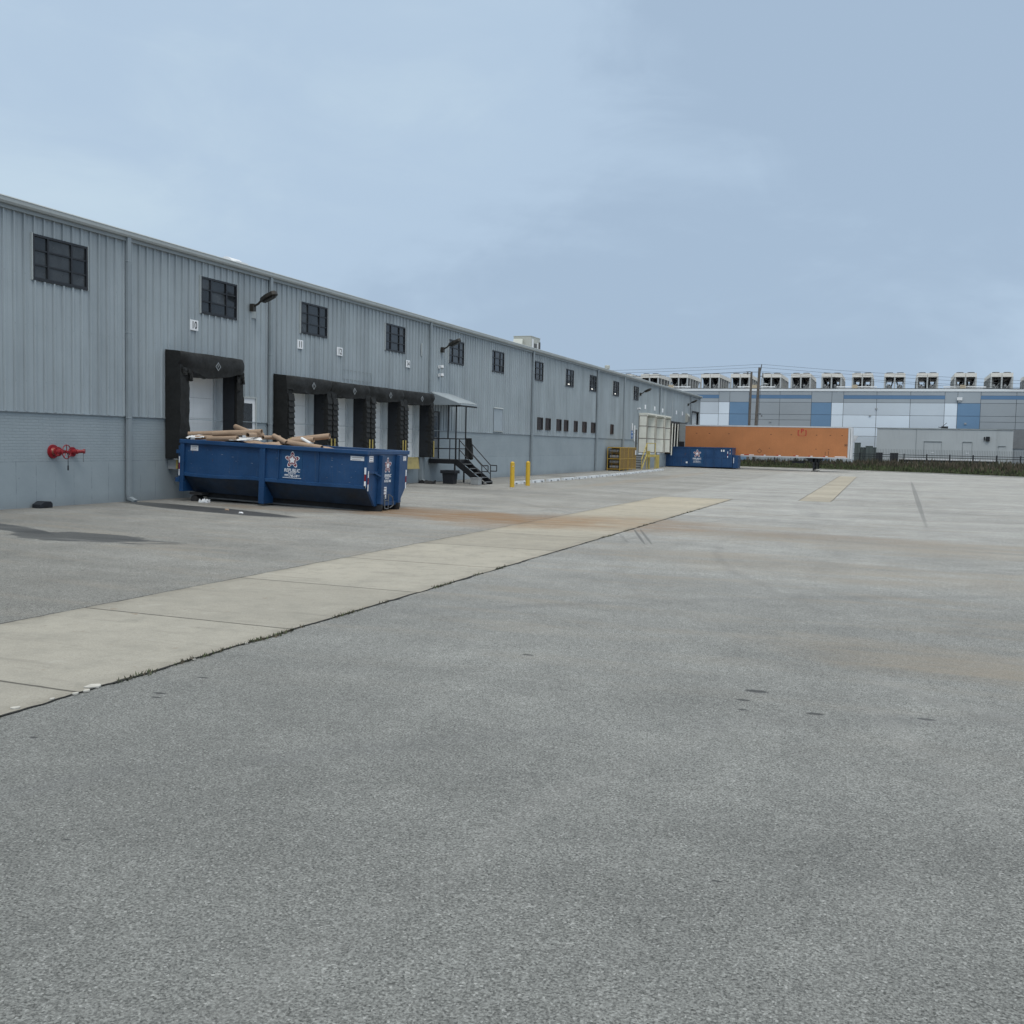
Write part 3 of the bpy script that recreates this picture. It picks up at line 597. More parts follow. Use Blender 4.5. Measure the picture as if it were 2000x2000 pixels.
# windows
for i, (a, b_) in enumerate(wins):
    y0, y1 = ky(a), ky(b_); W_ = y1-y0; H_ = WZ1-WZ0; x0 = WX-.02; x1 = WX+.045
    f = MB(); t = .055
    f.box(x0, x1, y0, y1, WZ0, WZ0+t+.02); f.box(x0, x1, y0, y1, WZ1-t, WZ1); f.box(x0, x1, y0, y0+t, WZ0+t+.02, WZ1-t); f.box(x0, x1, y1-t, y1, WZ0+t+.02, WZ1-t)
    for fr_ in (.27, .70): f.box(x0+.002, x1-.004, y0+W_*fr_-.028, y0+W_*fr_+.028, WZ0+t+.02, WZ1-t)
    for fr_ in (.345, .665):
        zc = WZ0+H_*fr_
        for (u0, u1) in ((y0+t, y0+W_*.27-.028), (y0+W_*.27+.028, y0+W_*.70-.028), (y0+W_*.70+.028, y1-t)): f.box(x0+.004, x1-.012, u0, u1, zc-.02, zc+.02)
    fo = f.build('window', m_frame, bld, True)
    p = MB(); cols = ((y0+.02, y0+W_*.27), (y0+W_*.27, y0+W_*.70), (y0+W_*.70, y1-.02)); rows = ((WZ0+.02, WZ0+H_*.345), (WZ0+H_*.345, WZ0+H_*.665), (WZ0+H_*.665, WZ1-.02))
    for c0, c1 in cols:
        for r0, r1 in rows:
            tx = random.uniform(-.006, .006); ty = random.uniform(-.006, .006)
            p.add([(WX+.004+tx, c0, r0), (WX+.004+ty, c1, r0), (WX+.004-tx, c1, r1), (WX+.004-ty, c0, r1)], [(0, 1, 2, 3)])
    for q_ in range(len(p.mi)): p.mi[q_] = 1 if random.random() < .3 else 0
    p.build('pane', [m_pane, M('window_glass_dusty', (.045, .050, .054, 1), .2, 0, .4, 3)], fo, True)
    tr = MB(); tr.box(WX+.0, WX+.05, y0-.03, y0-.002, WZ0, WZ1+.02); tr.box(WX+.0, WX+.05, y1+.002, y1+.02, WZ0, WZ1+.02); build_each(tr, 'trim', m_gutter, fo, True)
    if i in (11, 12, 13):
        lt = MB(); lt.box(WX+.008, WX+.012, y0+W_*.36, y0+W_*.56, WZ0+.14, WZ0+.20); lt.build('lit_lamp', m_lit, fo, True)
for (a, b_) in swins:
    y0, y1 = ky(a), ky(b_); f = MB(); t = .05
    f.box(WX-.02, WX+.05, y0, y1, SZ0, SZ0+t); f.box(WX-.02, WX+.05, y0, y1, SZ1-t, SZ1); f.box(WX-.02, WX+.05, y0, y0+t, SZ0+t, SZ1-t); f.box(WX-.02, WX+.05, y1-t, y1, SZ0+t, SZ1-t)
    fo = f.build('window', m_sframe, bld, True); p = MB(); p.box(WX-.02, WX+.004, y0+.02, y1-.02, SZ0+.02, SZ1-.02); p.build('pane', M('small_window_glass', (.018, .018, .02, 1), .35, 0, .2, 3, spec=.2), fo, True)
# blanked opening and patch seams
mb = MB(); y0, y1 = ky(53.65), ky(54.95); z0, z1 = kz(2.66), kz(3.9)
mb.box(WX+.02, WX+.045, y0, y1, z0, z1); ob = mb.build('blanking_panel', M('blank_panel_paint', (.335, .39, .43, 1), .5, 0, .05), bld, True)
mb = MB(); mb.prism([(WX+.02, z1+.07), (WX+.10, z1+.01), (WX+.02, z1+.002)], 'y', y0-.03, y1+.05); mb.prism([(WX+.02, z0-.003), (WX+.10, z0-.04), (WX+.02, z0-.06)], 'y', y0-.03, y1+.05); mb.build('flashing', m_gutter, ob, True)
mb = MB(); yA, yB = ky(36.8), ky(39.2)
mb.box(WX+.031, WX+.0345, yA, yA+.02, kz(4.42), 6.9); mb.box(WX+.031, WX+.0345, yA+.02, yB, kz(4.80), kz(4.80)+.015); mb.box(WX+.031, WX+.0345, yA+.02, yB, kz(4.42), kz(4.42)+.02); mb.box(WX+.031, WX+.0345, yB, yB+.02, kz(4.42), kz(4.82))
mb.build('patch_seam', m_fascia, bld, True)
mb = MB(); mb.box(WX+.03, WX+.04, ky(44.1), ky(44.25), kz(6.0), kz(6.6)); mb.box(WX+.03, WX+.04, ky(30.42), ky(30.7), kz(6.12), kz(6.4)); mb.build('cover_plate', m_gutter, bld, True)
# dock doors, recessed
def dock_door(o, depth=.28, mat=m_doorw):
    y0, y1, z0, z1 = o; x = WX-depth; mb = MB(); z = z0
    sec = .62; k = 0
    while z < z1-1e-3:
        zt = min(z+sec, z1); h = (zt-z)/4
        for q in range(4): mb.box(x-.04, x-(.0 if q % 2 else .006), y0, y1, z+q*h+(.006 if q == 0 else 0), z+(q+1)*h-.001)
        z = zt
    d = mb.build('dock_door', mat, bld, True)
    j = MB(); j.box(x-.02, WX+.006, y1-.0, y1+.05, z0, z1); j.box(x-.02, WX+.006, y0-.05, y0, z0, z1); j.box(x-.02, WX+.006, y0-.05, y1+.05, z1, z1+.05); j.box(x-.02, WX-.012, y0, y1, z0-.03, z0-.001)
    j.box(x+.0, x+.05, y1-.11, y1-.001, z0, z1)
    j.build('jamb', m_jamb, d, True); return d
for o in dopen+fdock: dock_door(o)
hn = MB(); hn.box(WX-.28, WX-.24, ky(27.85), ky(28.0), 1.72, 1.78); hn.build('door_latch', m_black, bld, True)
# pedestrian door by dock 10
def ped_door(o, mat, fmat, glass=True, proud=.03, notice=True):
    y0, y1, z0, z1 = o; d = MB(); d.box(WX-.06, WX-.01, y0+.05, y1-.05, z0, z1-.05); do = d.build('door', mat, bld, True)
    f = MB(); f.box(WX-.08, WX+proud, y0, y0+.05, z0, z1-.05); f.box(WX-.08, WX+proud, y1-.05, y1, z0, z1-.05); f.box(WX-.08, WX+proud, y0, y1, z1-.05, z1); f.build('door_frame', fmat, do, True)
    if glass:
        gl = MB(); gl.box(WX-.03, WX-.005, y0+.2, y1-.2, z0+.98, z1-.22); gl.build('pane', m_pane, do, True)
    kn = MB(); kn.cyl((WX-.01, y1-.12, z0+.93), (WX+.05, y1-.12, z0+.93), .012); kn.ball((WX+.06, y1-.12, z0+.93), .03); kn.build('knob', m_steel, do, True)
    if notice:
        s = MB(); s.box(WX-.009, WX-.004, y1-.52, y1-.22, z0+.62, z0+.93); so_ = s.build('notice_sign', m_signw, do, True)
        s = MB(); s.box(WX-.0035, WX-.002, y1-.50, y1-.24, z0+.80, z0+.91); s.build('notice_header', m_signb, do, True)
        t = text('NOTICE', .085, m_inkw, do, (WX-.001, y1-.37, z0+.853), '+X', 'lettering', .001, .85, .002)
        for v in t.data.vertices: v.co -= bld.location
        s = MB()
        for k in range(3): s.box(WX-.0035, WX-.002, y1-.48+.02*k, y1-.27-.015*k, z0+.755-.05*k, z0+.772-.05*k)
        s.build('notice_lines', m_ink, do, True)
ped_door(pdoor, m_white, m_gutter)
ped_door(sdoor, M('steel_door_grey', (.12, .135, .15, 1), .5, 0, .1), m_black, glass=True, notice=False)
ped_door(fdoor, M('steel_door_dark', (.06, .065, .07, 1), .5, 0, .1), m_jamb, glass=False, notice=False)
mb = MB(); y0, y1, z0, z1 = odoor
for k in range(9): mb.box(WX-.25, WX-.2-(.008 if k % 2 else 0), y0, y1, z0+k*(z1-z0)/9, z0+(k+1)*(z1-z0)/9-.004)
d = mb.build('overhead_door', m_jamb, bld, True); mb = MB(); mb.box(WX-.2, WX+.05, y0-.1, y0, z0, z1); mb.box(WX-.2, WX+.05, y0-.1, y1+.1, z1, z1+.12); mb.build('door_frame', m_black, d, True)

# ------------------------------------------------------------------ dock seals
def dock_seal(y0, y1, zt, label, droop, lp=.36, rp=.30, pleat=True, tabs=(True, True), emblem=True, zb=1.27, p=.51):
    t = thing('dock_seal', label, 'dock seal', (WX+.035, y0, zb), 0, 'black dock seals around the loading doors')
    H = zt-zb; w = y1-y0; sd = y0*3.1
    def nz(v, s, f): return noise.noise(Vector((v.x*f+sd, v.y*f, v.z*f+s)))
    def padfn(inner_hi, y_in):
        def fn(v):
            a = v.copy()
            if v.x > .05:
                a.x += .045*nz(v, 0, 2.2)+(.02*nz(v, 3, 8)); a.y += .022*nz(v, 5, 3)
            if pleat and v.x > p*.55:
                k = ((v.z*1.0) % .22)/.22; s = .05*(1-k)
                if abs(v.y-y_in) < .03: a.y += (s if inner_hi else -s)
                a.x += s*.4
            return a
        return fn
    for (a, b_, hi, yi) in ((0.003, lp, True, lp), (w-rp, w-.003, False, w-rp)):
        m = MB(); m.gridbox(0, p, a, b_, 0, H-.42, 3, 3, 40, padfn(hi, yi))
        if pleat:
            zz = .05; k = 0
            while zz < H-.65:
                hh = .20+.03*nz(Vector((0, k, 0)), 4, 1.3); off_ = .02*nz(Vector((k, 0, 0)), 6, 2.1)
                yA_, yB_ = (a+.05, b_+.035+off_) if hi else (a-.035+off_, b_-.05)
                m.prism([(p-.10, zz+hh), (p+.035, zz+hh*.98), (p+.085+off_, zz-.03), (p+.06+off_, zz-.04), (p-.10, zz)], 'y', yA_, yB_); zz += hh*.98; k += 1
        m.build('side_pad', m_fabric, t)
        f = MB(); yy = (a+.004 if hi else b_-.06)
    # smooth inner faces
    m = MB(); m.box(.0, p*.82, w-rp-.035, w-rp-.022, .02, H-.45); m.build('inner_panel', m_fabric2, t)
    def hood(v):
        a = v.copy(); u = (v.y)/w; fz = 1-(v.z-(H-.5))/.5
        sag = droop*(max(0., math.sin(PI*u))**1.2)*fz
        a.z -= sag+.05*nz(v, 9, 3.5)*fz; a.x += (.07*nz(v, 7, 2)*(.3+fz)+.03*nz(v, 8, 7)+.07*math.sin(PI*min(1, fz*1.1)))*(v.x/p)-.07*(v.x/p)*(1-min(1, 12*min(u, 1-u)))
        if v.z > H-.02: a.z -= .05*(v.x/p)+.015*nz(v, 2, 3)
        return a
    m = MB(); m.gridbox(.0, p+.03, .0, w, H-.5, H, 4, 26, 8, hood); hd = m.build('head_curtain', m_fabric, t)
    if emblem:
        yc = w/2+.06; zc = H-.27-droop*.45; s = .13; hv = hood(Vector((p+.03, yc, H-.27))); xe = hv.x+.03; zc = hv.z; q = MB()
        for k in range(4):
            a0 = PI/2*k; a1 = a0+PI/2; P0 = (yc+s*math.cos(a0), zc+s*math.sin(a0)); P1 = (yc+s*math.cos(a1), zc+s*math.sin(a1)); r = .76
            q.add([(xe, *P0), (xe, *P1), (xe, yc+(P1[0]-yc)*r, zc+(P1[1]-zc)*r), (xe, yc+(P0[0]-yc)*r, zc+(P0[1]-zc)*r)], [(0, 1, 2, 3)])
        q.build('emblem', m_gal, hd)
        text('F', .15, m_gal, hd, (xe, yc, zc), '+X', 'emblem_letter', .002)
    if droop > .1:                          # torn cloth at the corners of the worn seal
        for (fy, fz_, fw, fh, sg) in ((lp-.02, H-.62, .16, .34, 1), (w-rp+.02, H-.72, .18, .42, -1), (w-.10, H-.55, .12, .36, 1), (lp*.5, H-.56, .3, .22, -1)):
            m = MB(); vs = []; nn = 7
            for i in range(nn+1):
                for j in range(nn+1):
                    a = i/nn; b_ = j/nn; jag_ = .10*noise.noise(Vector((a*5+fy*9, 1, sg)))*(1 if j == 0 else 0)
                    vs.append((p+.05+.06*math.sin(a*7+sg)*(1-b_)+.03*noise.noise(Vector((a*4, b_*4, fy))), fy+(a-.5)*fw*(1-.3*(1-b_)), fz_+(b_-1)*fh+jag_+.25*fh))
            vs += [(x-.012, y, z) for x, y, z in vs]; q2 = (nn+1)**2
            fs = [(i*(nn+1)+j, (i+1)*(nn+1)+j, (i+1)*(nn+1)+j+1, i*(nn+1)+j+1) for i in range(nn) for j in range(nn)]
            m.add(vs, fs+[tuple(k+q2 for k in f[::-1]) for f in fs]); m.build('torn_flap', m_fabric, t)
    for k, on in enumerate(tabs):
        if on:
            m = MB(); yt = .28*lp if k == 0 else w-rp*.45; m.box(p+.09, p+.115, yt-.025, yt+.025, .02, .72); m.build('guide_stripe', m_yellow_d, t)
    return t
names = ['wide torn black dock seal around door 10 beside the white walk door', 'black dock seal under the number 11 sign', 'black dock seal under the number 12 sign, second of the row of four', 'black dock seal third in the row of four, without a number', 'black dock seal under the number 14 sign beside the stair canopy']
for i, (a, b_, z) in enumerate(docks):
    dock_seal(ky(a), ky(b_), kz(z), names[i], .22 if i == 0 else .09, lp=.42 if i == 0 else .36, pleat=i > 0, tabs=(i > 0, i > 0), zb=kz(1.26) if i == 0 else ZS)
for i, (a, b_) in enumerate(((92.6, 95.8), (96.05, 99.3))):
    dock_seal(a, b_, 4.35, ('far black dock seal between the last white shelter and the orange trailer', 'far black dock seal hidden behind the orange trailer rear')[i], .03, pleat=False, emblem=False)
# yellow leveller lip under door 14 with its bumpers
t = thing('dock_leveller', 'yellow steel leveller lip hanging below dock door 14', 'dock leveller', (WX, 39.0, 1.27))
mb = MB(); T = Matrix.Rotation(math.radians(-8), 4, 'Y'); mb.box(0, .035, -.72, .98, -.48, 0, 0, Matrix.Translation((.36, 0, -.02)) @ T); mb.box(.0, .38, -.72, .98, -.03, .0); 
for k in range(9): mb.box(.385, .41, -.6+k*.18, -.5+k*.18, -.06, -.025)
mb.build('lip', M('lip_yellow', (.40, .33, .13, 1), .55, 0, .12, 5, dirt=.45), t)
mb = MB(); mb.box(.0, .30, 1.02, 1.28, -.30, .0); mb.box(.0, .30, -1.02, -.78, -.30, .0); build_each(mb, 'bumper', m_rubber, t)
t = thing('dock_bumper', 'yellow dock bumper below the left pad of door 10', 'dock bumper', (WX, ky(26.1), kz(1.26)))
mb = MB(); mb.box(0, .28, 0, .22, -.30, -.03); mb.build('housing', m_gal, t); mb = MB(); mb.box(.281, .34, 0.005, .215, -.29, -.03); mb.build('pad', m_yellow_d, t); 
mb = MB(); mb.box(.341, .346, .07, .13, -.18, -.13); mb.box(.341, .346, .02, .05, -.28, -.20); mb.build('scuff', m_rubber, t)

# white rigid shelters and grey shelter at the far docks
def shelter(y0, w, label, mat, zt, depth=.7, zb=1.42):
    t = thing('dock_shelter', label, 'dock shelter', (WX+.04, y0, zb), 0, 'rigid dock shelters at the far doors')
    H = zt-zb
    for k, ya_ in enumerate((0, w-.06)):
        m = MB(); m.box(0, depth, ya_, ya_+.06, 0, H); po = m.build('side_panel', mat, t)
        m = MB(); yf = ya_-.012
        for (a, b_, c, d_) in ((0.02, depth-.02, 0.0, .05), (0.02, depth-.02, H*.37, H*.37+.05), (.02, depth-.02, H*.69, H*.69+.05), (.02, depth-.02, H-.14, H-.10), (0, .04, .05, H-.14), (depth-.045, depth-.005, .05, H-.14)):
            m.box(a, b_, yf, ya_-.001, c, d_)
        m.build('panel_frame', m_sframe2, po)
    m = MB(); m.box(0, depth+.02, -.02, w+.02, H, H+.12); m.build('header', mat, t)
    return t
shelter(82.05, 3.1, 'nearest white framed dock shelter beside the yellow stair rail', m_shelter, 4.55)
shelter(85.55, 3.1, 'middle one of the three white framed dock shelters', m_shelter, 4.55)
shelter(89.15, 2.3, 'farthest white framed dock shelter next to the dark dock doors', m_shelter, 4.55)
t = thing('dock_shelter', 'plain grey dock shelter panel at the rear of the orange trailer', 'dock shelter', (WX+.03, 95.9, 1.4))
mb = MB(); mb.box(.6, 1.18, 0, .07, .0, 2.75); mb.build('side_panel', m_shelterg, t); mb = MB(); mb.box(.62, 1.12, -.012, -.001, .45, 1.08); mb.build('vent_opening', m_black, t)
# pale upright guide pipes
for k, yy in enumerate((92.4, 93.6, 94.9)):
    mb = MB(); mb.cyl((-18.95, yy, 1.2), (-18.92, yy+.1, 4.1), .05, .05, 8)
    tag(mb.build('guide_pipe', m_shelter, loc=(-18.95, yy, gz(-18.95))), 'pale upright pipe at the dark far dock, %s' % ('nearest of three', 'middle of three', 'farthest of three')[k], 'pipe', 'upright pipes at the far docks')

# ------------------------------------------------------------------ number signs on the wall
def num_sign(y, z, s, label, w=.40, h=.32):
    t = thing('dock_number_sign', label, 'sign', (WX+.035, y, z), 0, 'dock number signs')
    mb = MB(); mb.box(0, .018, -w/2, w/2, -h/2, h/2); mb.build('plate', m_signw, t, bevel=.012)
    if s: text(s, .30, m_ink, t, (.0215, 0, -.005), '+X', 'digits', .001, .95 if w > .38 else .85, .004)
for a, b_, s, lb in ((27.11, 27.52, '10', 'white sign reading 10 above the lone wide dock seal'), (33.36, 33.76, '11', 'white sign reading 11, directly below the third window'), (36.27, 36.72, '12', 'white sign reading 12 on blank wall beside the patch seam'), (42.49, 42.90, '14', 'white sign reading 14, below right of the fourth window')):
    num_sign(ky((a+b_)/2), kz(5.505), s, lb, (b_-a)*K, .31)
for k, (yy, s) in enumerate(((90.8, '15'), (94.7, '16'), (98.2, '17'), (104.9, ''), (108.1, ''))):
    num_sign(ky(yy), kz(5.5 if k != 2 else 5.45), '', 'small white sign high on the far wall, %s from the left' % ('first', 'second', 'third', 'fourth', 'fifth')[k], .5, .36)
for k, (yy, zz, w_, h_, lb) in enumerate(((86.45*K, 3.45, .3, .62, 'narrow white sign left of the far walk door, upper left'), (87.6*K-.25, 3.3, .3, .62, 'narrow white sign left of the far walk door, upper right'), (87.6*K-.25, 2.65, .3, .62, 'narrow white sign left of the far walk door, lower right'))):
    t = thing('wall_sign', lb, 'sign', (WX+.035, yy-.3, zz)); mb = MB(); mb.box(0, .02, -w_/2, w_/2, -h_/2, h_/2); mb.build('plate', m_signw, t)
t = thing('wall_sign', 'round blue sign with white marks near the far walk door', 'sign', (WX+.035, 79.75, 2.88)); mb = MB(); mb.cyl((0, 0, 0), (.02, 0, 0), .34, .34, 20); mb.build('plate', m_signb, t)
mb = MB(); mb.box(.021, .024, -.14, .14, .10, .2); mb.box(.021, .024, -.12, .12, -.17, -.08); mb.build('mark', m_inkw, t)
t = thing('wall_vent', 'pale hooded vent on the far wall above the trailer', 'vent', (WX+.03, ky(110.3), kz(5.25))); mb = MB(); mb.prism([(0, -.6), (.3, -.5), (.3, .1), (.15, .3), (0, .3)], 'y', -.5, .5); mb.build('hood', m_rtu, t)
mb = MB()
for k in range(4): mb.box(.301, .315, -.42, .42, -.45+.12*k, -.39+.12*k)
mb.build('louvre', m_hvacd, t)

# ------------------------------------------------------------------ wall lamps and cameras
def wall_lamp(y, z, label, s=.88):
    t = thing('wall_lamp', label, 'wall lamp', (WX+.03, y, z), 0, 'flood lamps on the long wall'); t.scale = (s, s, s)
    mb = MB(); mb.box(0, .16, -.09, .09, -.17, .10); mb.build('bracket', m_lamp, t, bevel=.01)
    mb = MB(); mb.tube([(.12, 0, .0), (.32, .0, .10), (.46, 0, .24)], .04, 10); mb.build('arm', m_lamp, t)
    d = Vector((.82, 0, .36)).normalized(); u = Vector((0, 1, 0)); q = d.cross(u)*-1
    T = Matrix(((d.x, u.x, q.x, .42), (d.y, u.y, q.y, 0), (d.z, u.z, q.z, .22), (0, 0, 0, 1)))
    mb = MB(); mb.prism([(0, -.05), (.10, -.12), (.36, -.19), (.62, -.17), (.70, -.08), (.70, .08), (.62, .17), (.36, .19), (.10, .12), (0, .05)], 'z', -.05, .09, 0, T)
    mb.prism([(.08, -.05), (.22, -.12), (.56, -.12), (.56, .12), (.22, .12), (.08, .05)], 'z', .09, .15, 0, T)
    mb.build('lamp_head', m_lamp, t, bevel=.012)
    mb = MB(); mb.box(.22, .60, -.13, .13, -.06, -.051, 0, T); mb.build('lens', M('lamp_lens', (.06, .055, .05, 1), .3, 0, .1), t)
wall_lamp(ky(30.42), kz(6.50), 'dark flood lamp beside the second upper window, nearest camera')
wall_lamp(ky(46.4), kz(6.52), 'dark flood lamp reaching in front of a window above the stair canopy')
wall_lamp(ky(88.62), kz(6.55), 'distant dark flood lamp right of the last upper window')
wall_lamp(ky(111.0), kz(6.6), 'farthest dark flood lamp near the end of the warehouse')
def dome_cam(y, z, label):
    t = thing('security_camera', label, 'security camera', (WX+.03, y, z), 0, 'white security cameras')
    mb = MB(); mb.box(0, .05, -.06, .06, -.06, .07); mb.tube([(.04, 0, .05), (.17, 0, .05)], .025, 8); mb.build('bracket', m_white, t)
    mb = MB(); mb.cyl((.18, 0, .09), (.18, 0, -.03), .06, .085, 16); mb.build('housing', m_white, t)
    mb = MB(); mb.ball((.18, 0, -.03), .072, zmin=-1); mb.build('dome', m_gal, t)
dome_cam(ky(46.1), kz(5.62), 'upper white dome camera of the stacked pair beside the fifth window')
dome_cam(ky(46.12), kz(5.22), 'lower white dome camera of the stacked pair beside the fifth window')
dome_cam(ky(87.9), kz(5.22), 'distant white dome camera above the far docks')

# ------------------------------------------------------------------ canopy, stairs
t = thing('canopy', 'grey metal lean-to canopy over the black stairs', 'canopy', (WX+.034, 42.0, kz(3.7)))
z1, z0 = kz(4.34), kz(3.79); ya_, yb_ = 42.03, 44.1; xo = -18.16
mb = MB(); n = 14
for k in range(n):
    a = ya_+(yb_-ya_)*k/n; b_ = ya_+(yb_-ya_)*(k+1)/n; xw = WX+.035
    mb.add([(xw, a, z1), (xo, a, z0+.02), (xo, a+.045, z0+.075), (xw, a+.045, z1+.055), (xo, b_, z0+.02), (xw, b_, z1)], [(0, 1, 2, 3), (3, 2, 4, 5)])
mb.add([(WX+.035, ya_, z1-.02), (xo, ya_, z0), (xo, yb_, z0), (WX+.035, yb_, z1-.02)], [(3, 2, 1, 0)])
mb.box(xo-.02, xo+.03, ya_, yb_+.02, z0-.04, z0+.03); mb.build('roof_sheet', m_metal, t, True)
mb = MB(); mb.prism([(WX+.034, z1), (xo, z0+.02), (xo, z0-.04), (WX+.034, z0-.04)], 'y', ya_-.012, ya_-.001); mb.prism([(WX+.034, z1), (xo, z0+.02), (xo, z0-.04), (WX+.034, z0-.04)], 'y', yb_+.001, yb_+.012); build_each(mb, 'end_panel', m_trim, t, True)
mb = MB(); mb.box(xo-.10, xo-.04, ya_, yb_, z0-.10, z0-.045); mb.build('front_beam', m_black, t, True)
PZ = 1.19; SX0 = -18.23; SXb = -16.98; SY0, SY1 = 41.83, 42.92; GB = gz(-17)
for (px, py, zl) in ((-18.27, 42.95, 2.13), (-18.72, 42.0, 2.13), (-18.60, 42.6, PZ)):
    mb = MB(); mb.box(px-.025, px+.025, py-.025, py+.025, zl, z0-.04); mb.build('post', m_black, t, True)
st = thing('metal_stairs', 'black steel stairs with landing and handrails under the canopy', 'stairs', (-18.4, 42.4, gz(-18.4)))
mb = MB(); mb.box(WX+.01, SX0, SY0+.04, SY1-.04, PZ-.03, PZ); mb.build('landing', m_steel, st, True)
mb = MB(); mb.box(WX+.01, SX0, SY0, SY0+.038, PZ-.20, PZ+.002); mb.box(WX+.01, SX0, SY1-.038, SY1, PZ-.20, PZ+.002); mb.box(SX0-.01, SX0+.03, SY0+.04, SY1-.04, PZ-.2, PZ-.032); mb.build('landing_frame', m_black, st, True)
for yy in (SY0, SY1-.04):
    mb = MB(); mb.prism([(SX0-.02, PZ+.0), (SX0+.06, PZ), (SXb+.08, GB+.12), (SXb+.08, GB), (SXb-.16, GB), (SX0-.10, PZ-.2), (SX0-.02, PZ-.2)], 'y', yy, yy+.04)
    mb.build('stringer', m_black, st, True)
nst = 5
for k in range(1, nst+1):
    zz = PZ-(PZ-GB)*k/(nst+.6); xx = SX0+(SXb-SX0)*(k-.45)/nst
    mb = MB(); mb.box(xx-.02, xx+.24, SY0+.045, SY1-.045, zz-.03, zz); mb.build('tread', m_steel, st, True)
for (px, py) in ((-18.30, SY0+.02), (-18.30, SY1-.02), (-17.45, SY0+.02)):
    mb = MB(); zt = PZ-.2 if px < -18 else .42; mb.box(px-.03, px+.03, py-.03, py+.03, gz(px), zt); mb.build('leg', m_black, st, True)
R = 2.11; r = .022
for yy in (SY0+.02, SY1-.02):
    mb = MB(); mb.tube([(WX+.02, yy, R), (SX0-.02, yy, R)], r); mb.tube([(WX+.02, yy, 1.66), (SX0-.02, yy, 1.66)], r*.9); mb.tube([(SX0-.02, yy, PZ), (SX0-.02, yy, R)], r); mb.tube([(SX0-.33, yy, PZ), (SX0-.33, yy, R)], r)
    mb.build('landing_rail', m_black, st, True)
for yy, nm in ((SY0+.02, 0), (SY1-.02, 1)):
    mb = MB(); xa, xb = SX0+.14, SXb-.02; za, zb = 2.05, .95
    mb.tube([(xa, yy, PZ-.1), (xa, yy, za), (xb, yy, zb), (xb+.30, yy, zb), (xb+.30, yy, zb-.26), (xb, yy, zb-.26)], r); mb.tube([(xa, yy, za-.42), (xb, yy, zb-.40)], r*.9); mb.tube([(xb, yy, zb), (xb, yy, GB+.02)], r)
    mb.box(xb-.06, xb+.06, yy-.05, yy+.05, GB-.005, GB+.02)
    mb.build('handrail', m_black, st, True)
# black cloth over the rail
mb = MB()
def drape(v):
    a = v.copy(); f = (2.14-v.z); a.x += .03*noise.noise(Vector((v.y*6, v.z*2, 1)))+.10*f*(v.x+18.22)/.3*.5+.06*f; a.y += .05*noise.noise(Vector((v.x*7, v.z*2, 4))); 
    if v.z < 1.5: a.z += .12*noise.noise(Vector((v.x*6, v.y*3, 2)))
    return a
mb.gridbox(-18.26, -17.98, 42.86, 43.02, 1.20, 2.15, 8, 3, 14, drape)
tag(mb.build('tarp', m_fabric, loc=(-18.1, 42.94, 1.2)), 'black cloth draped over the top corner of the stair rail', 'tarp')

# bin and bucket
t = thing('storage_tub', 'dark plastic tub with overhanging rim beside the black stairs', 'plastic tub', (-18.22, 41.15, gz(-18.2)))
mb = MB(); T_ = [(-.29, -.22), (.29, -.22), (.29, .22), (-.29, .22)]; B2 = [(p[0]*.85, p[1]*.85) for p in T_]
zt = .55; 
vs = [(p[0], p[1], 0) for p in B2]+[(p[0], p[1], zt) for p in T_]+[(p[0]*.9, p[1]*.9, zt) for p in T_]+[(p[0]*.88, p[1]*.88, .04) for p in B2]
mb.add(vs, [(3, 2, 1, 0)]+[(i, (i+1) % 4, 4+(i+1) % 4, 4+i) for i in range(4)]+[(4+i, 4+(i+1) % 4, 8+(i+1) % 4, 8+i) for i in range(4)]+[(8+i, 8+(i+1) % 4, 12+(i+1) % 4, 12+i) for i in range(4)]+[(12, 13, 14, 15)])
mb.build('tub', m_plastic, t, bevel=.02)
mb = MB(); mb.box(-.36, .36, -.27, -.222, .46, .60); mb.box(-.36, .36, .222, .27, .46, .60); mb.box(-.36, -.292, -.222, .222, .46, .60); mb.box(.292, .36, -.222, .222, .46, .60); mb.build('rim', m_plastic, t, bevel=.02)
t = thing('concrete_block', 'grey square bucket at the foot of the black stairs', 'bucket', (-17.1, 41.45, gz(-17.1)))
mb = MB(); mb.box(-.20, .20, -.18, .18, 0, .27); mb.build('tub', m_gal, t, bevel=.02); mb = MB(); mb.box(-.215, .215, -.195, .195, .271, .31); mb.build('lid', M('bucket_lid', (.30, .32, .33, 1), .6, 0, .1), t, bevel=.01); t.name = 'bucket'
mb = MB(); mb.gridbox(-.35, .35, -.16, .16, 0, .09, 14, 8, 3, lambda v: v+Vector((.03*noise.noise(v*9), .03*noise.noise(v*7), max(0, v.z)*noise.noise(v*6)*1.1)))
tag(mb.build('hose_heap', m_rubber, loc=(-18.95, 40.35, gz(-18.95)), world=False), 'black rubber heap at the wall below the downspout by dock 14', 'hose')
for v in COL.objects['hose_heap'].data.vertices: v.co += Vector((-18.95, 40.35, gz(-18.95)))
# grey downspout elbow and conduit between dock 14 and stairs
mb = MB(); mb.box(WX+.0, WX+.16, 40.85, 41.05, .3, 1.28); mb.prism([(WX, .3), (WX+.16, .3), (WX+.34, .18), (WX+.26, .15), (WX+.08, .2)], 'y', 40.85, 41.05); mb.cyl((WX+.05, 41.3, .15), (WX+.05, 41.3, 1.3), .03)
mb.build('lower_downspout', m_trim, bld, True)

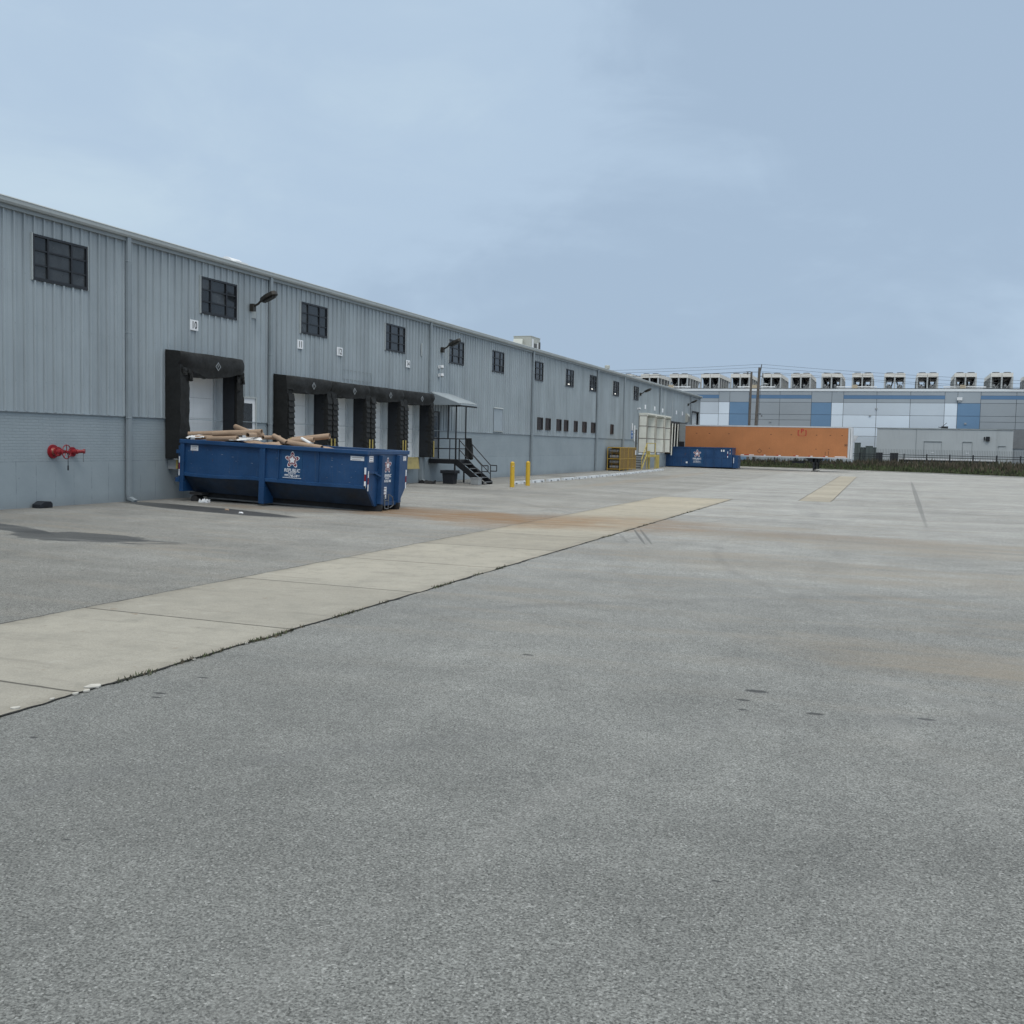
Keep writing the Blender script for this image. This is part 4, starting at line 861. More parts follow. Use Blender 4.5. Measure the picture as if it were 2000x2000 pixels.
# ------------------------------------------------------------------ yellow bollards
def bollard(x, y, h, r, label, grp='yellow bollards beside the stairs', mat=m_yellow):
    t = thing('bollard', label, 'bollard', (x, y, gz(x)), 0, grp); mb = MB(); mb.cyl((0, 0, -.02), (0, 0, h-r), r, r, 20, caps=False); mb.ball((0, 0, h-r), r, 0, 20, 10, 0); mb.build('post', mat, t)
    return t
b1 = bollard(-15.22, 40.95, 1.10, .098, 'left yellow bollard with a small white reflector'); mb = MB(); mb.cyl((.06, -.085, .9), (.064, -.1, .9), .02); mb.build('reflector', m_white, b1)
bollard(-15.24, 43.0, 1.10, .098, 'right yellow bollard in front of the wall downspout')
def sqpost(x, y, h, label):
    t = thing('bollard', label, 'bollard', (x, y, gz(x)), 0, 'yellow posts by the far docks'); mb = MB(); mb.box(-.13, .13, -.13, .13, 0, h); mb.build('post', m_yellow_d, t, bevel=.02)
sqpost(-18.6, 81.6, 1.45, 'nearer yellow post at the foot of the far yellow stair rail'); sqpost(-18.55, 84.9, 1.12, 'farther yellow post beside the far blue container')
mb = MB(); mb.box(-18.36, -18.25, 84.8, 85., gz(-18.3), 1.1)
# far stairs with yellow rails
t = thing('concrete_stairs', 'low grey stairs with yellow rail at the far walk door', 'stairs', (-19.0, 80, gz(-19)))
mb = MB()
for k in range(6): mb.box(WX, -18.6, 78.9+.28*k, 79.18+.28*k, gz(-19), gz(-19)+.19*(k+1)-.02)
mb.box(WX, -18.6, 80.58, 81.9, gz(-19), 1.25); mb.build('steps', m_greycon, t, True)
mb = MB()
for k in range(6): mb.box(WX+.001, -18.598, 78.88+.28*k, 78.90+.28*k, gz(-19)+.19*k+.12, gz(-19)+.19*(k+1)-.03)
mb.build('nosing', m_black, t, True)
mb = MB(); mb.beam((-18.5, 78.9, gz(-18.5)), (-18.5, 80.6, 1.3), .07); mb.beam((-18.5, 78.9, .95), (-18.5, 80.6, 2.2), .06); mb.beam((-18.5, 78.9, .1), (-18.5, 78.9, .97), .06); mb.beam((-18.5, 80.6, .1), (-18.5, 80.6, 2.2), .06); mb.beam((-18.5, 80.6, 2.2), (-18.1, 81.9, 2.2), .06); mb.beam((-18.1, 81.9, .1), (-18.1, 81.9, 2.2), .06); mb.beam((-18.5, 80.6, 1.2), (-18.1, 81.9, 1.2), .2)
mb.build('rail', m_yellow_d, t, True)

# ------------------------------------------------------------------ wheel stops
wst = thing('wheel_stop', 'nearest white wheel stop, between the two yellow bollards', 'wheel stop', (-16.15, 44.0, gz(-16.15)), 0, 'white concrete wheel stops along the wall')
mb = MB(); L_ = 1.80
for (a, b_) in ((0, .24), (.50, 1.30), (1.56, L_)): mb.prism([(-.09, 0), (.09, 0), (.065, .13), (-.065, .13)], 'y', a, b_)
for (a, b_) in ((.24, .50), (1.30, 1.56)): mb.prism([(-.083, .07), (.083, .07), (.065, .13), (-.065, .13)], 'y', a, b_)
mb.build('block', m_curb, wst); mb = MB(); mb.cyl((0, .37, .131), (0, .37, .137), .02); mb.cyl((0, 1.43, .131), (0, 1.43, .137), .02); mb.build('pin', m_dbrown, wst)
ords = ['second', 'third', 'fourth', 'fifth', 'sixth', 'seventh', 'eighth', 'ninth', 'tenth', 'eleventh', 'twelfth', 'thirteenth', 'fourteenth', 'fifteenth']
for k in range(14):
    y = 45.9+2.42*k; x = -16.05-max(0, y-58)**1.2*.022-random.uniform(0, .05)
    dup(wst, (x, y, gz(x)), 'white wheel stop, %s from the yellow bollards' % ords[k], rotz=math.radians(random.uniform(-1, 1)+(max(0, y-58)*.05)))
wst.location.y = 43.45

# ------------------------------------------------------------------ gas cylinder cages
def cage(y0, label, hi):
    t = thing('cylinder_cage', label, 'cage', (-18.98, y0, gz(-19)), 0, 'yellow gas cylinder cages')
    W_, L_, H_ = .46, 2.35, 1.68; mb = MB(); s = .05
    for x in (-W_, W_):
        for y in (0, L_/2, L_): mb.box(x-s/2, x+s/2, y-s/2, y+s/2, 0, H_)
    for z in (.10, H_/2, H_-.03):
        for x in (-W_, W_): mb.box(x-s/2+.002, x+s/2-.002, .03, L_-.03, z, z+.05)
        for y in (0, L_): mb.box(-W_+.03, W_-.03, y-s/2+.002, y+s/2-.002, z, z+.05)
    mb.build('frame', m_cage, t)
    for z, nm in ((.11, 'shelf'), (.48, 'shelf'), (H_/2+.01, 'shelf'), (1.27, 'shelf')):
        m = MB(); m.box(-W_+.03, W_-.03, .04, L_-.04, z, z+.02); m.build(nm, m_mesh, t)
    m = MB(); m.box(-W_+.03, W_-.03, L_-.02, L_-.005, .1, H_); 
    for i in range(44): y = .04+i*L_/44.5; m.box(W_+.0, W_+.008, y, y+.026, .12, H_)
    for i in range(24): z = .14+i*.063; m.box(W_+.001, W_+.009, .03, L_-.03, z, z+.020)
    for x_ in (-W_*.33, W_*.33): m.box(x_, x_+.01, .04, L_-.03, .12, H_)
    m.build('wire_mesh', m_mesh, t)
    m = MB(); m.box(-W_, W_, 0, L_, H_+.02, H_+.04); m.build('top_panel', m_cage, t)
    if hi: m = MB(); m.box(W_+.03, W_+.04, L_-.35, L_-.05, 1.15, 1.5); m.build('tag', m_signw, t)
    for q, z in enumerate((.13, .50, H_/2+.03, 1.29)):
        for i in range(4):
            c = MB(); zc = .16; c.cyl((-.30, 0, zc), (.26, 0, zc), .145, .145, 16, caps=False); c.ball((-.30, 0, zc), .145, sc=(.5, 1, 1)); c.ball((.26, 0, zc), .145, sc=(.5, 1, 1))
            c.cyl((.3, 0, zc), (.40, 0, zc), .055, .055, 10)
            o = c.build('gas_cylinder', m_tank); o.location = (-18.98, y0+.25+i*.56, gz(-19)+z)
            tag(o, '%s grey gas cylinder on the %s shelf of the %s yellow cage' % (('front', 'second', 'third', 'rearmost')[i], ('lowest', 'second', 'third', 'top')[q], 'farther' if hi else 'nearer'), 'gas cylinder', 'gas cylinders on the %s shelf, %s cage' % (('lowest', 'second', 'third', 'top')[q], 'farther' if hi else 'nearer'))
cage(72.1, 'nearer yellow cage of grey gas cylinders against the wall', False)
cage(74.6, 'farther yellow cage with a white tag on its corner', True)

# ------------------------------------------------------------------ fire connection, bait box
t = thing('fire_valve', 'red fire pump test connection with handwheel on the brick wall', 'fire valve', (WX, 20.2, 1.51))
mb = MB(); mb.cyl((-.01, -.32, 0), (.025, -.32, 0), .175, .17, 28); mb.cyl((.025, -.32, 0), (.05, -.32, 0), .10, .08, 20); mb.build('flange', m_red, t)
mb = MB(); mb.cyl((-.01, .32, -.01), (.025, .32, -.01), .125, .12, 24); mb.cyl((.02, .32, -.01), (.15, .34, 0), .06, .06, 16); mb.cyl((.14, .34, 0), (.27, .42, .01), .045, .045, 14); mb.cyl((.26, .415, .01), (.30, .44, .01), .06, .06, 14); mb.build('outlet', m_red, t)
mb = MB(); mb.cyl((.06, -.32, 0), (.12, -.31, 0), .075, .075, 16); mb.cyl((.12, -.31, 0), (.24, -.28, 0), .085, .075, 18); mb.cyl((.15, -.30, -.10), (.15, -.30, .10), .07, .07, 14); mb.cyl((.13, -.30, 0), (.15, -.30, 0), .12, .12, 20); mb.cyl((.24, -.28, 0), (.36, -.26, 0), .055, .035, 14); mb.build('valve_body', m_red, t)
mb = MB(); mb.cyl((.04, -.322, -.0), (.062, -.318, -.0), .078, .078, 16); mb.build('collar', m_brass, t)
mb = MB(); cx, cy, R = .37, -.255, .17; n = 28; ax = Vector((.98, .15, 0)).normalized(); u = Vector((-ax.y, ax.x, 0)); v = Vector((0, 0, 1)); c0 = Vector((cx, cy, 0))
ring = [c0+(u*math.cos(2*PI*i/n)+v*math.sin(2*PI*i/n))*R for i in range(n+1)]; mb.tube([tuple(p) for p in ring], .013, 6)
for k in range(5): a = 2*PI*k/5+.3; mb.cyl(tuple(c0), tuple(c0+(u*math.cos(a)+v*math.sin(a))*R), .011, .011, 6)
mb.cyl(tuple(c0-ax*.03), tuple(c0+ax*.04), .03, .03, 10); mb.build('handwheel', m_red, t)
mb = MB(); mb.tube([(.40, -.24, -.02), (.40, -.24, -.36)], .008, 6); mb.tube([(.40, -.24, -.34), (.40, -.24, -.46)], .018, 6); mb.build('chain', m_black, t)
mb = MB(); mb.tube([(.26, .42, -.06), (.265, .42, -.26)], .008, 6); mb.build('cap_chain', m_steel, t)
t = thing('bait_box', 'black plastic rodent bait box on the ground against the wall', 'bait box', (-19.42, 19.35, gz(-19.4)))
mb = MB(); mb.prism([(-.2, 0), (.2, 0), (.2, .10), (.15, .155), (-.05, .165), (-.2, .09)], 'x', -.13, .13, 0, Matrix.Rotation(0, 4, 'Z')); mb.build('box', m_plastic, t, bevel=.012)
mb = MB(); mb.box(.131, .136, -.08, .04, .02, .07); mb.build('entry', m_ink, t)

# ------------------------------------------------------------------ blue roll-off containers
def star_logo(s, parent, O, face='-Y', name='star_logo'):
    mb = MB(); N_ = 60; ox, oy, oz = O
    def pt(a, r, lay):
        u, v_ = r*math.sin(a), r*math.cos(a); e_ = .003+.0015*lay
        return (ox+u, oy-e_, oz+v_) if face == '-Y' else (ox+e_, oy+u, oz+v_)
    def lobes(sc, lay, mi):
        vs = [pt(0, 0, lay)]+[pt(2*PI*i/N_, s*sc*(.75+.25*math.cos(5*2*PI*i/N_)), lay) for i in range(N_)]
        mb.add(vs, [(0, 1+(i+1) % N_, 1+i) for i in range(N_)], mi)
    lobes(1., 0, 0); lobes(.88, 1, 1); lobes(.64, 2, 0); lobes(.58, 3, 1)
    for k in range(10):
        a = 2*PI*(k+.5)/10; vs = [pt(a-.05, s*.5, 4), pt(a+.05, s*.5, 4), pt(a+.035, s*.68, 4), pt(a-.035, s*.68, 4)]; mb.add(vs, [(0, 1, 2, 3)], 0)
    vs = [pt(0, 0, 5)]+[pt(PI*i/5, s*(.46 if i % 2 == 0 else .24), 5) for i in range(10)]
    mb.add(vs, [(0, 1+(i+1) % 10, 1+i) for i in range(10)], 0)
    return mb.build(name, [m_inkw, m_star], parent)
def reflector(parent, pts):
    for (x0, x1, y0, y1, za, zb_) in pts:
        mb = MB(); h = (zb_-za)/3
        for k in range(3): mb.box(x0, x1, y0, y1, za+h*k, za+h*(k+1)-.003, 0 if k % 2 == 0 else 1)
        mb.build('reflector', [m_signw, m_dred], parent)
rc = thing('roll_off_dumpster', 'open blue roll-off dumpster full of cardboard tubes, nearest the camera', 'dumpster', (-12.92, 23.72, .0)); rc.rotation_euler.y = math.radians(1.9)
XL, W_ = -5.93, 2.42; yo, yi = .07, .50
mb = MB(); out = [(yo, 1.60), (yo, .70), (yi, .20), (W_-yi, .20), (W_-yo, .70), (W_-yo, 1.60)]; inn = [(W_-yo-.05, 1.60), (W_-yo-.05, .72), (W_-yi-.02, .25), (yi+.02, .25), (yo+.05, .72), (yo+.05, 1.60)]
mb.prism(out+inn, 'x', XL+.06, -.06); mb.prism([(a, b_) for a, b_ in out], 'x', XL+.0, XL+.058); mb.prism([(a, b_) for a, b_ in out], 'x', -.058, 0)
# split colouring: under-hull faces dark
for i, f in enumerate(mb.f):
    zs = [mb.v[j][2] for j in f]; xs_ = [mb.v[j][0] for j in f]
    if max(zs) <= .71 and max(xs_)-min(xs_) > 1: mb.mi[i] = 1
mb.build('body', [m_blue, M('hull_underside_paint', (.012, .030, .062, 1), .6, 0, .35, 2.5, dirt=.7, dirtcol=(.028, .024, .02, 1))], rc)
mb = MB(); mb.box(XL-.02, .03, -.02, .10, 1.575, 1.685); mb.box(XL-.02, .03, W_-.10, W_+.02, 1.575, 1.685); mb.box(XL-.02, XL+.10, .101, W_-.101, 1.575, 1.68); mb.box(-.08, .035, .101, W_-.101, 1.575, 1.683); mb.build('top_rim', m_blue, rc, bevel=.015)
for s_ in (0, 1):
    f = (lambda y: y) if s_ == 0 else (lambda y: W_-y)
    mb = MB(); n = 24
    for k in range(n):
        xa = XL+.05+(5.85)*k/n; xb = XL+.05+5.85*(k+1)/n; za = .715-.02*math.sin(k*.45)*(1 if k < 11 else .4); zb_ = .715-.02*math.sin((k+1)*.45)*(1 if k+1 < 11 else .4)
        a0, a1 = (f(.02), f(.068)); 
        mb.add([(xa, a0, za-.045), (xb, a0, zb_-.045), (xb, a0, zb_+.03), (xa, a0, za+.03), (xa, a1, za+.045), (xb, a1, zb_+.045), (xa, a1, za-.06), (xb, a1, zb_-.06)], [(0, 1, 2, 3), (3, 2, 5, 4), (1, 0, 6, 7)])
    mb.build('side_rail', m_blue, rc)
    for (xa, xb, z0_, z1_, p_) in ((XL, XL+.13, .22, 1.574, .0), (-3.30, -3.13, .06, 1.574, -.005), (-2.74, -2.71, .76, 1.574, .03), (-1.50, -1.47, .76, 1.574, .045), (-.10, -.0, .72, 1.574, .03)):
        mb = MB(); a, b_ = f(p_), f(.069); mb.box(xa, xb, a, b_, z0_ if z0_ > .5 else .5, z1_)
        if z0_ < .5: mb.box(xa, xb, f(p_), f(.12), z0_, .499); mb.prism([(f(.121), z0_), (f(.49), z0_), (f(.49), .21), (f(.121), .60)], 'x', xa+.02, xb-.02)
        mb.build('post', m_blue, rc, bevel=.006)
    yc = .70 if s_ == 0 else W_-.70
    mb = MB(); mb.prism([(XL+.1, .06), (-.1, .0), (.02, .0), (.10, .05), (.13, .16), (.13, .25), (-.2, .19), (XL+.1, .19)], 'y', yc-.06, yc+.06); mb.build('skid', m_under, rc, bevel=.01)
    mb = MB(); mb.box(.001, .13, yc-.08, yc+.08, .251, 1.56); mb.build('end_post', m_blue, rc, bevel=.01)
    mb = MB(); mb.box(XL+.5, -.4, yc-.10, yc-.061, .02, .06); mb.build('sill_plate', m_steel, rc)
    yw = .22 if s_ == 0 else W_-.50
    mb = MB(); mb.cyl((XL+.35, yw, .01), (XL+.35, yw+.28, .01), .115, .115, 18); mb.build('wheel', m_under, rc)
    mb = MB(); mb.box(XL+.2, XL+.62, yw-.02, yw+.30, .13, .2); mb.build('wheel_bracket', m_under, rc)
mb = MB(); mb.box(.0, .04, yo+.05, .61, 1.08, 1.13); mb.beam((.03, .38, 1.10), (.10, .62, 1.0), .04); mb.build('latch_bar', m_blue, rc)
mb = MB(); mb.tube([(.05, .95, .50), (.08, .95, .12), (.05, 1.2, .10), (.05, 1.2, .50)], .018); mb.tube([(.05, .95, .33), (.05, 1.2, .33)], .014); mb.tube([(.06, 1.2, .5), (.10, 1.35, .42), (.1, 1.42, .2), (.05, 1.3, .12)], .014); mb.build('hook_bar', m_steel, rc)
mb = MB(); mb.box(.0, .06, .79, W_-.79, .2, .3); build_each(mb, 'cross_member', m_blue, rc)
mb = MB(); mb.box(XL-.13, XL-.002, -.0, .12, 1.28, 1.38); mb.box(XL-.15, XL-.002, -.01, .13, .48, .60); mb.cyl((XL-.06, .05, .5), (XL-.06, .05, 1.5), .022); mb.build('door_hinge', m_blue, rc)
# decals
mb = MB(); mb.box(-2.63, -1.99, .064, .0685, .80, 1.56); dc = mb.build('decal_panel', M('decal_blue', (.014, .068, .17, 1), .35, 0, .05), rc)
star_logo(.235, dc, (-2.30, .063, 1.305)); Xc = -2.30
text('REPUBLIC', .128, m_inkw, dc, (Xc, .061, 1.02), '-Y', 'lettering', .001, .90, .002, .1); text('SERVICES', .062, m_inkw, dc, (Xc, .061, .95), '-Y', 'lettering', .001, .95, .001)
text('888-745-1466', .098, m_inkw, dc, (Xc, .061, .875), '-Y', 'lettering', .001, .86, .003, .15)
mb = MB(); mb.box(Xc-.29, Xc+.29, .0605, .0632, .815, .828); mb.build('underline', m_inkw, dc)
mb = MB(); mb.box(.0, .006, .93, 1.49, .80, 1.56); dc = mb.build('decal_panel', MATS['decal_blue'], rc)
star_logo(.225, dc, (.0065, 1.16, 1.28), '+X'); text('REPUBLIC', .11, m_inkw, dc, (.009, 1.16, 1.0), '+X', 'lettering', .001, .93, .004, .15); text('SERVICES', .06, m_inkw, dc, (.009, 1.16, .93), '+X', 'lettering', .001, .95, .001); text('888-745-1466', .09, m_inkw, dc, (.009, 1.16, .855), '+X', 'lettering', .001, .86, .003, .15)
def sticker(x0, x1, z0, z1, lines=3, end=False):
    mb = MB(); 
    if end: mb.box(.0, .004, x0, x1, z0, z1)
    else: mb.box(x0, x1, .064, .0695, z0, z1)
    so_ = mb.build('sticker', m_signw, rc); mb = MB(); h = z1-z0
    for k in range(lines):
        zz = z1-h*(k+.6)/lines; d_ = (x1-x0)*.12
        if end: mb.box(.0041, .0055, x0+d_, x1-d_*(1+k % 2), zz-h*.05, zz+h*.05)
        else: mb.box(x0+d_, x1-d_*(1+k % 2), .0625, .0638, zz-h*.05, zz+h*.05)
    mb.build('sticker_print', M('faded_ink', (.35, .30, .32, 1), .6, 0, 0), so_)
sticker(-5.62, -5.37, 1.38, 1.53, 3); sticker(-.53, -.12, 1.405, 1.52, 2); sticker(.12, .34, 1.38, 1.54, 3, True); sticker(.96, 1.16, .38, .70, 4, True); sticker(2.1, 2.28, 1.4, 1.53, 3, True)
reflector(rc, [(-.075, -.025, .020, .0295, .70, 1.24), (XL-.03, XL-.002, -.004, .02, .66, 1.2), (.002, .008, .005+.07, .12, .62, 1.15), (.002, .008, W_-.14, W_-.08, .62, 1.15)])
mb = MB()
for _ in range(26):
    x = random.uniform(XL+.2, -.2); z = random.uniform(.8, 1.5)
    if abs(x+2.3) < .4: continue
    s_ = random.uniform(.006, .022); mb.box(x, x+s_*random.uniform(1, 4), .0655, .0688, z, z+s_*.6)
mb.build('paint_scratches', M('scratch', (.20, .25, .32, 1), .6, 0, .3), rc)

# cardboard inside
mb = MB(); nx, ny = 40, 14; vs = []
for i in range(nx+1):
    for j in range(ny+1):
        x = -18.7+5.6*i/nx; y = 23.88+2.08*j/ny; u = i/nx
        z = 1.72+.10*math.exp(-((u-.25)/.25)**2)-.55*max(0, u-.62)/.38+.10*noise.noise(Vector((x*2.2, y*2.2, 0)))+.04*noise.noise(Vector((x*7, y*7, 2)))
        vs.append((x, y, z))
mb.add(vs, [(i*(ny+1)+j, (i+1)*(ny+1)+j, (i+1)*(ny+1)+j+1, i*(ny+1)+j+1) for i in range(nx) for j in range(ny)])
tag(mb.build('cardboard_scrap', m_card), 'heap of crushed brown cardboard filling the near dumpster', 'cardboard scrap', kind='stuff')
tubes = [((-18.93, 24.25, 2.02), (-17.55, 24.75, 2.10), .075, 'long brown cardboard tube at the left end of the dumpster'),
 ((-18.0, 24.15, 2.04), (-16.5, 24.30, 2.13), .075, 'long brown cardboard tube lying highest across the pile, open end right'),
 ((-18.15, 25.4, 2.27), (-17.2, 24.75, 2.10), .075, 'short cardboard tube tilted up behind the long tubes'),
 ((-16.62, 23.80, 2.03), (-16.68, 24.6, 2.04), .066, 'cardboard tube with open end facing the camera, left of two'),
 ((-16.10, 23.76, 1.97), (-16.05, 24.5, 1.98), .056, 'small cardboard tube with open end facing the camera, right of two'),
 ((-15.95, 24.05, 2.02), (-15.45, 23.92, 1.84), .07, 'crushed cardboard tube tipping down toward the rim above the star emblem'),
 ((-18.1, 24.02, 1.90), (-17.05, 23.95, 1.93), .07, 'cardboard tube half buried beneath the long tubes'),
 ((-15.68, 24.02, 1.87), (-14.35, 23.92, 1.72), .075, 'cardboard tube sloping down to the rim right of the star emblem'),
 ((-15.8, 24.75, 1.92), (-14.75, 25.0, 2.05), .080, 'cardboard tube pointing up toward the right at the back'),
 ((-15.7, 24.4, 1.88), (-14.98, 24.55, 1.94), .075, 'cardboard tube under the one that points up right'),
 ((-18.5, 24.0, 1.93), (-17.4, 24.4, 1.98), .06, 'thin cardboard tube under the leftmost long tube')]
for p0, p1, r, lb in tubes:
    mb = MB(); mid_ = (Vector(p0)+Vector(p1))/2; mb.cyl(p0, p1, r, r, 22, r_in=r*.82)
    o = mb.build('cardboard_tube', m_card, loc=mid_); tag(o, lb, 'cardboard tube', 'cardboard tubes in the dumpster')
mb = MB(); mb.cyl((-15.12, 24.15, 1.965), (-14.72, 23.95, 1.835), .042, .042, 14); tag(mb.build('paper_roll', m_paper, loc=(-14.9, 24.05, 1.86)), 'slim white roll lying on the cardboard at the right', 'paper roll')
def sheet(x0, x1, y0, y1, z, lb, s):
    mb = MB(); n = 8; vs = [(x0+(x1-x0)*i/n, y0+(y1-y0)*j/n, z+.05*noise.noise(Vector((i*.6+s, j*.6, s)))+.07*j/n) for i in range(n+1) for j in range(n+1)]
    vs += [(a, b_, c-.008) for a, b_, c in vs]; m_ = (n+1)**2
    fs = [(i*(n+1)+j, (i+1)*(n+1)+j, (i+1)*(n+1)+j+1, i*(n+1)+j+1) for i in range(n) for j in range(n)]; mb.add(vs, fs+[tuple(k+m_ for k in f[::-1]) for f in fs], 0, True)
    tag(mb.build('paper_sheet', m_paper, loc=((x0+x1)/2, (y0+y1)/2, z)), lb, 'paper')
sheet(-17.3, -16.35, 23.85, 24.3, 1.885, 'crumpled white sheet beneath the open tube ends', 1.); sheet(-18.75, -18.2, 23.9, 24.2, 1.93, 'small white sheet at the left end of the dumpster', 5.)
mb = MB(); mb.gridbox(-.13, .13, -.07, .07, 0, .06, 8, 5, 2, lambda v: v+Vector((.03*noise.noise(v*20), .03*noise.noise(v*17), max(v.z, 0)*noise.noise(v*23)*1.5)), sm=False)
o = mb.build('litter', m_paper); o.location = (-18.0, 23.75, gz(-18)); tag(o, 'crumpled white paper on the ground by the dumpster wheel', 'litter')
for (x, y, lb) in ((-15.9, 21.9, 'tiny brown leaf scrap at the edge of the long puddle'), (-15.05, 21.3, 'tiny white scrap in the long puddle')):
    mb = MB(); mb.gridbox(-.05, .05, -.03, .03, 0, .03, 4, 3, 1, lambda v: v+Vector((.02*noise.noise(v*20), .02*noise.noise(v*17), max(v.z, 0)*noise.noise(v*23))), sm=False); o = mb.build('litter', m_paper if 'white' in lb else m_card); o.location = (x, y, gz(x)); tag(o, lb, 'litter')

# far blue container
fc = thing('roll_off_container', 'closed blue roll-off container standing in front of the orange trailer', 'dumpster', (-13.6, 93.3, gz(-16)))
mb = MB(); mb.box(-6.1, 0, 0, 2.2, .10, 1.86); mb.build('body', m_blue, fc, bevel=.02)
mb = MB()
for k in range(9): xx = -6.1+k*.745; mb.box(xx, xx+.07, -.035, -.001, .14, 1.80)
mb.box(-6.1, 0, -.03, -.001, .96, 1.0); mb.build('side_ribs', m_blue, fc)
mb = MB(); mb.box(-6.12, .03, -.05, .06, 1.80, 1.90); mb.box(-6.12, .03, 2.14, 2.25, 1.80, 1.90); mb.box(-.05, .03, .061, 2.139, 1.80, 1.90); mb.build('top_rim', m_blue, fc)
mb = MB(); mb.box(-6.0, 0.3, .5, .62, 0.0, .099); mb.box(-6.0, .3, 1.6, 1.72, 0, .099); mb.build('skid', m_under, fc)
mb = MB(); mb.box(.031, .50, .35, 1.85, .05, 1.22); mb.build('nose_frame', m_blue, fc); mb = MB(); mb.box(.08, .14, .34, .349, .5, 1.0); mb.build('nose_reflector', m_signw, fc)
mb = MB(); mb.box(-3.75, -2.55, -.045, -.036, .18, 1.75); dc = mb.build('decal_panel', MATS['decal_blue'], fc)
star_logo(.36, dc, (-3.13, -.047, 1.30)); text('REPUBLIC', .20, m_inkw, dc, (-3.13, -.05, .83), '-Y', 'lettering', .001, .9, .006); text('SERVICES', .09, m_inkw, dc, (-3.13, -.05, .71), '-Y'); text('888-745-1466', .14, m_inkw, dc, (-3.13, -.05, .58), '-Y', 'lettering', .001, .85, .004)
mb = MB(); mb.box(-3.48, -2.78, -.049, -.046, .46, .48); mb.build('underline', m_inkw, dc)
for (a, b_, c, d_) in ((-1.0, -.68, 1.52, 1.70), (-4.15, -4.0, .40, .55)): mb = MB(); mb.box(a, b_, -.006, -.001, c, d_); mb.build('sticker', m_signw, fc)
reflector(fc, [(-.42, -.36, -.006, -.001, .95, 1.55), (-.20, -.15, -.006, -.001, 1.3, 1.75)])
mb = MB()
for k in range(9): x = -6.1+.62*k; mb.add([(x, .1, 1.87), (x+.6, .1, 1.87), (x+.6, 1.9, 1.88+.05*random.random()), (x, 1.9, 1.89)], [(0, 1, 2, 3)])
mb.build('lid', m_under, fc)

# ------------------------------------------------------------------ orange trailer
tr = thing('semi_trailer', 'orange box semi trailer with white rails backed to the far docks', 'trailer', (-11, 97.3, 0))
TX0, TX1, TY0, TY1, TZ0, TZ1 = -18.45, -3.52, 96.0, 98.6, 1.22, 4.07
mb = MB(); mb.box(TX0, TX1-.18, TY0, TY1, TZ0+.10, TZ1-.12); mb.build('body', m_orange, tr, True)
mb = MB(); mb.box(TX0, TX1-.05, TY0-.02, TY1+.02, TZ1-.12, TZ1); mb.build('top_rail', m_alu, tr, True)
mb = MB(); mb.box(TX0, TX1-.2, TY0-.02, TY1+.02, TZ0, TZ0+.10); mb.build('bottom_rail', m_alu, tr, True)
mb = MB(); mb.box(TX1-.18, TX1, TY0-.02, TY1+.02, TZ0, TZ1-.12); mb.build('front_wall', m_white, tr, True)
mb = MB(); mb.box(TX1-.30, TX1-.18, TY0-.025, TY0-.001, TZ0+.1, TZ1-.12); mb.cyl((TX1+.02, TY0+.12, TZ0), (TX1+.02, TY0+.12, TZ1-.1), .12, .12, 12); mb.build('corner_post', m_alu, tr, True)
mb = MB(); mb.box(TX1-.12, TX1-.08, TY0-.03, TY0-.02, TZ0+.02, TZ1-.15); mb.build('corner_seam', m_black, tr, True)
mb = MB(); mb.prism([(TX1+.14, 3.35), (TX1+.52, 3.25), (TX1+.12, 2.7)], 'y', 97.0, 97.6); mb.build('nose_box', m_alu, tr, True)
mb = MB()
for (a, w_, s_) in ((-14.6, .35, 1), (-13.2, .3, 0), (-12.9, .9, 2), (-11.3, .35, 1), (-10.0, .4, 1), (-8.5, .45, 1), (-7.2, .4, 2), (-5.9, .4, 2), (-4.9, .95, 0)):
    mb.box(a, a+w_*.5, TY0-.004, TY0-.001, TZ0+.13, TZ0+.19, 1 if s_ else 0); mb.box(a+w_*.5, a+w_, TY0-.004, TY0-.001, TZ0+.13, TZ0+.19, 0)
mb.build('reflector', [m_signw, m_tred], tr, True)
mb = MB()
for x in (-17.4, -16.2, -14.4, -10.6, -8.8, -6.6, -5.4, -4.4): mb.box(x, x+.12, TY0-.003, TY0-.001, 3.25, 3.31)
for x in (-10.7, -6.6, -5.5): mb.box(x, x+.12, TY0-.003, TY0-.001, 2.0, 2.05)
mb.box(-5.75, -5.71, TY0-.003, TY0-.001, 1.5, 1.8); mb.box(-5.47, -5.43, TY0-.003, TY0-.001, 1.45, 1.85); mb.build('rust_marks', m_dbrown, tr, True)
mb = MB()
for (p0, p1) in (((-11.52, 1.95), (-11.32, 1.75)), ((-11.32, 1.75), (-11.52, 1.55)), ((-11.52, 1.55), (-11.72, 1.75)), ((-11.72, 1.75), (-11.52, 1.95))): mb.beam((p0[0], TY0-.004, p0[1]), (p1[0], TY0-.004, p1[1]), .006, .035)
mb.build('placard', m_dbrown, tr, True)
for s_, x, z, sz in (('P', -7.80, 3.62, .52), ('[', -8.13, 3.50, .50), (']', -7.47, 3.50, .50)):
    o = text(s_, sz, m_tred, tr, (x, TY0-.006, z), '-Y', 'lettering', .002, 1., .012)
    for v in o.data.vertices: v.co -= tr.location
o = text('53', .24, m_dbrown, tr, (-3.98, TY0-.006, 2.42), '-Y', 'lettering', .002, 1.1, .008)
for v in o.data.vertices: v.co -= tr.location
mb = MB(); mb.box(-8.1, -7.5, TY0-.006, TY0-.002, 3.18, 3.21); mb.build('underline', m_tred, tr, True)
mb = MB(); 
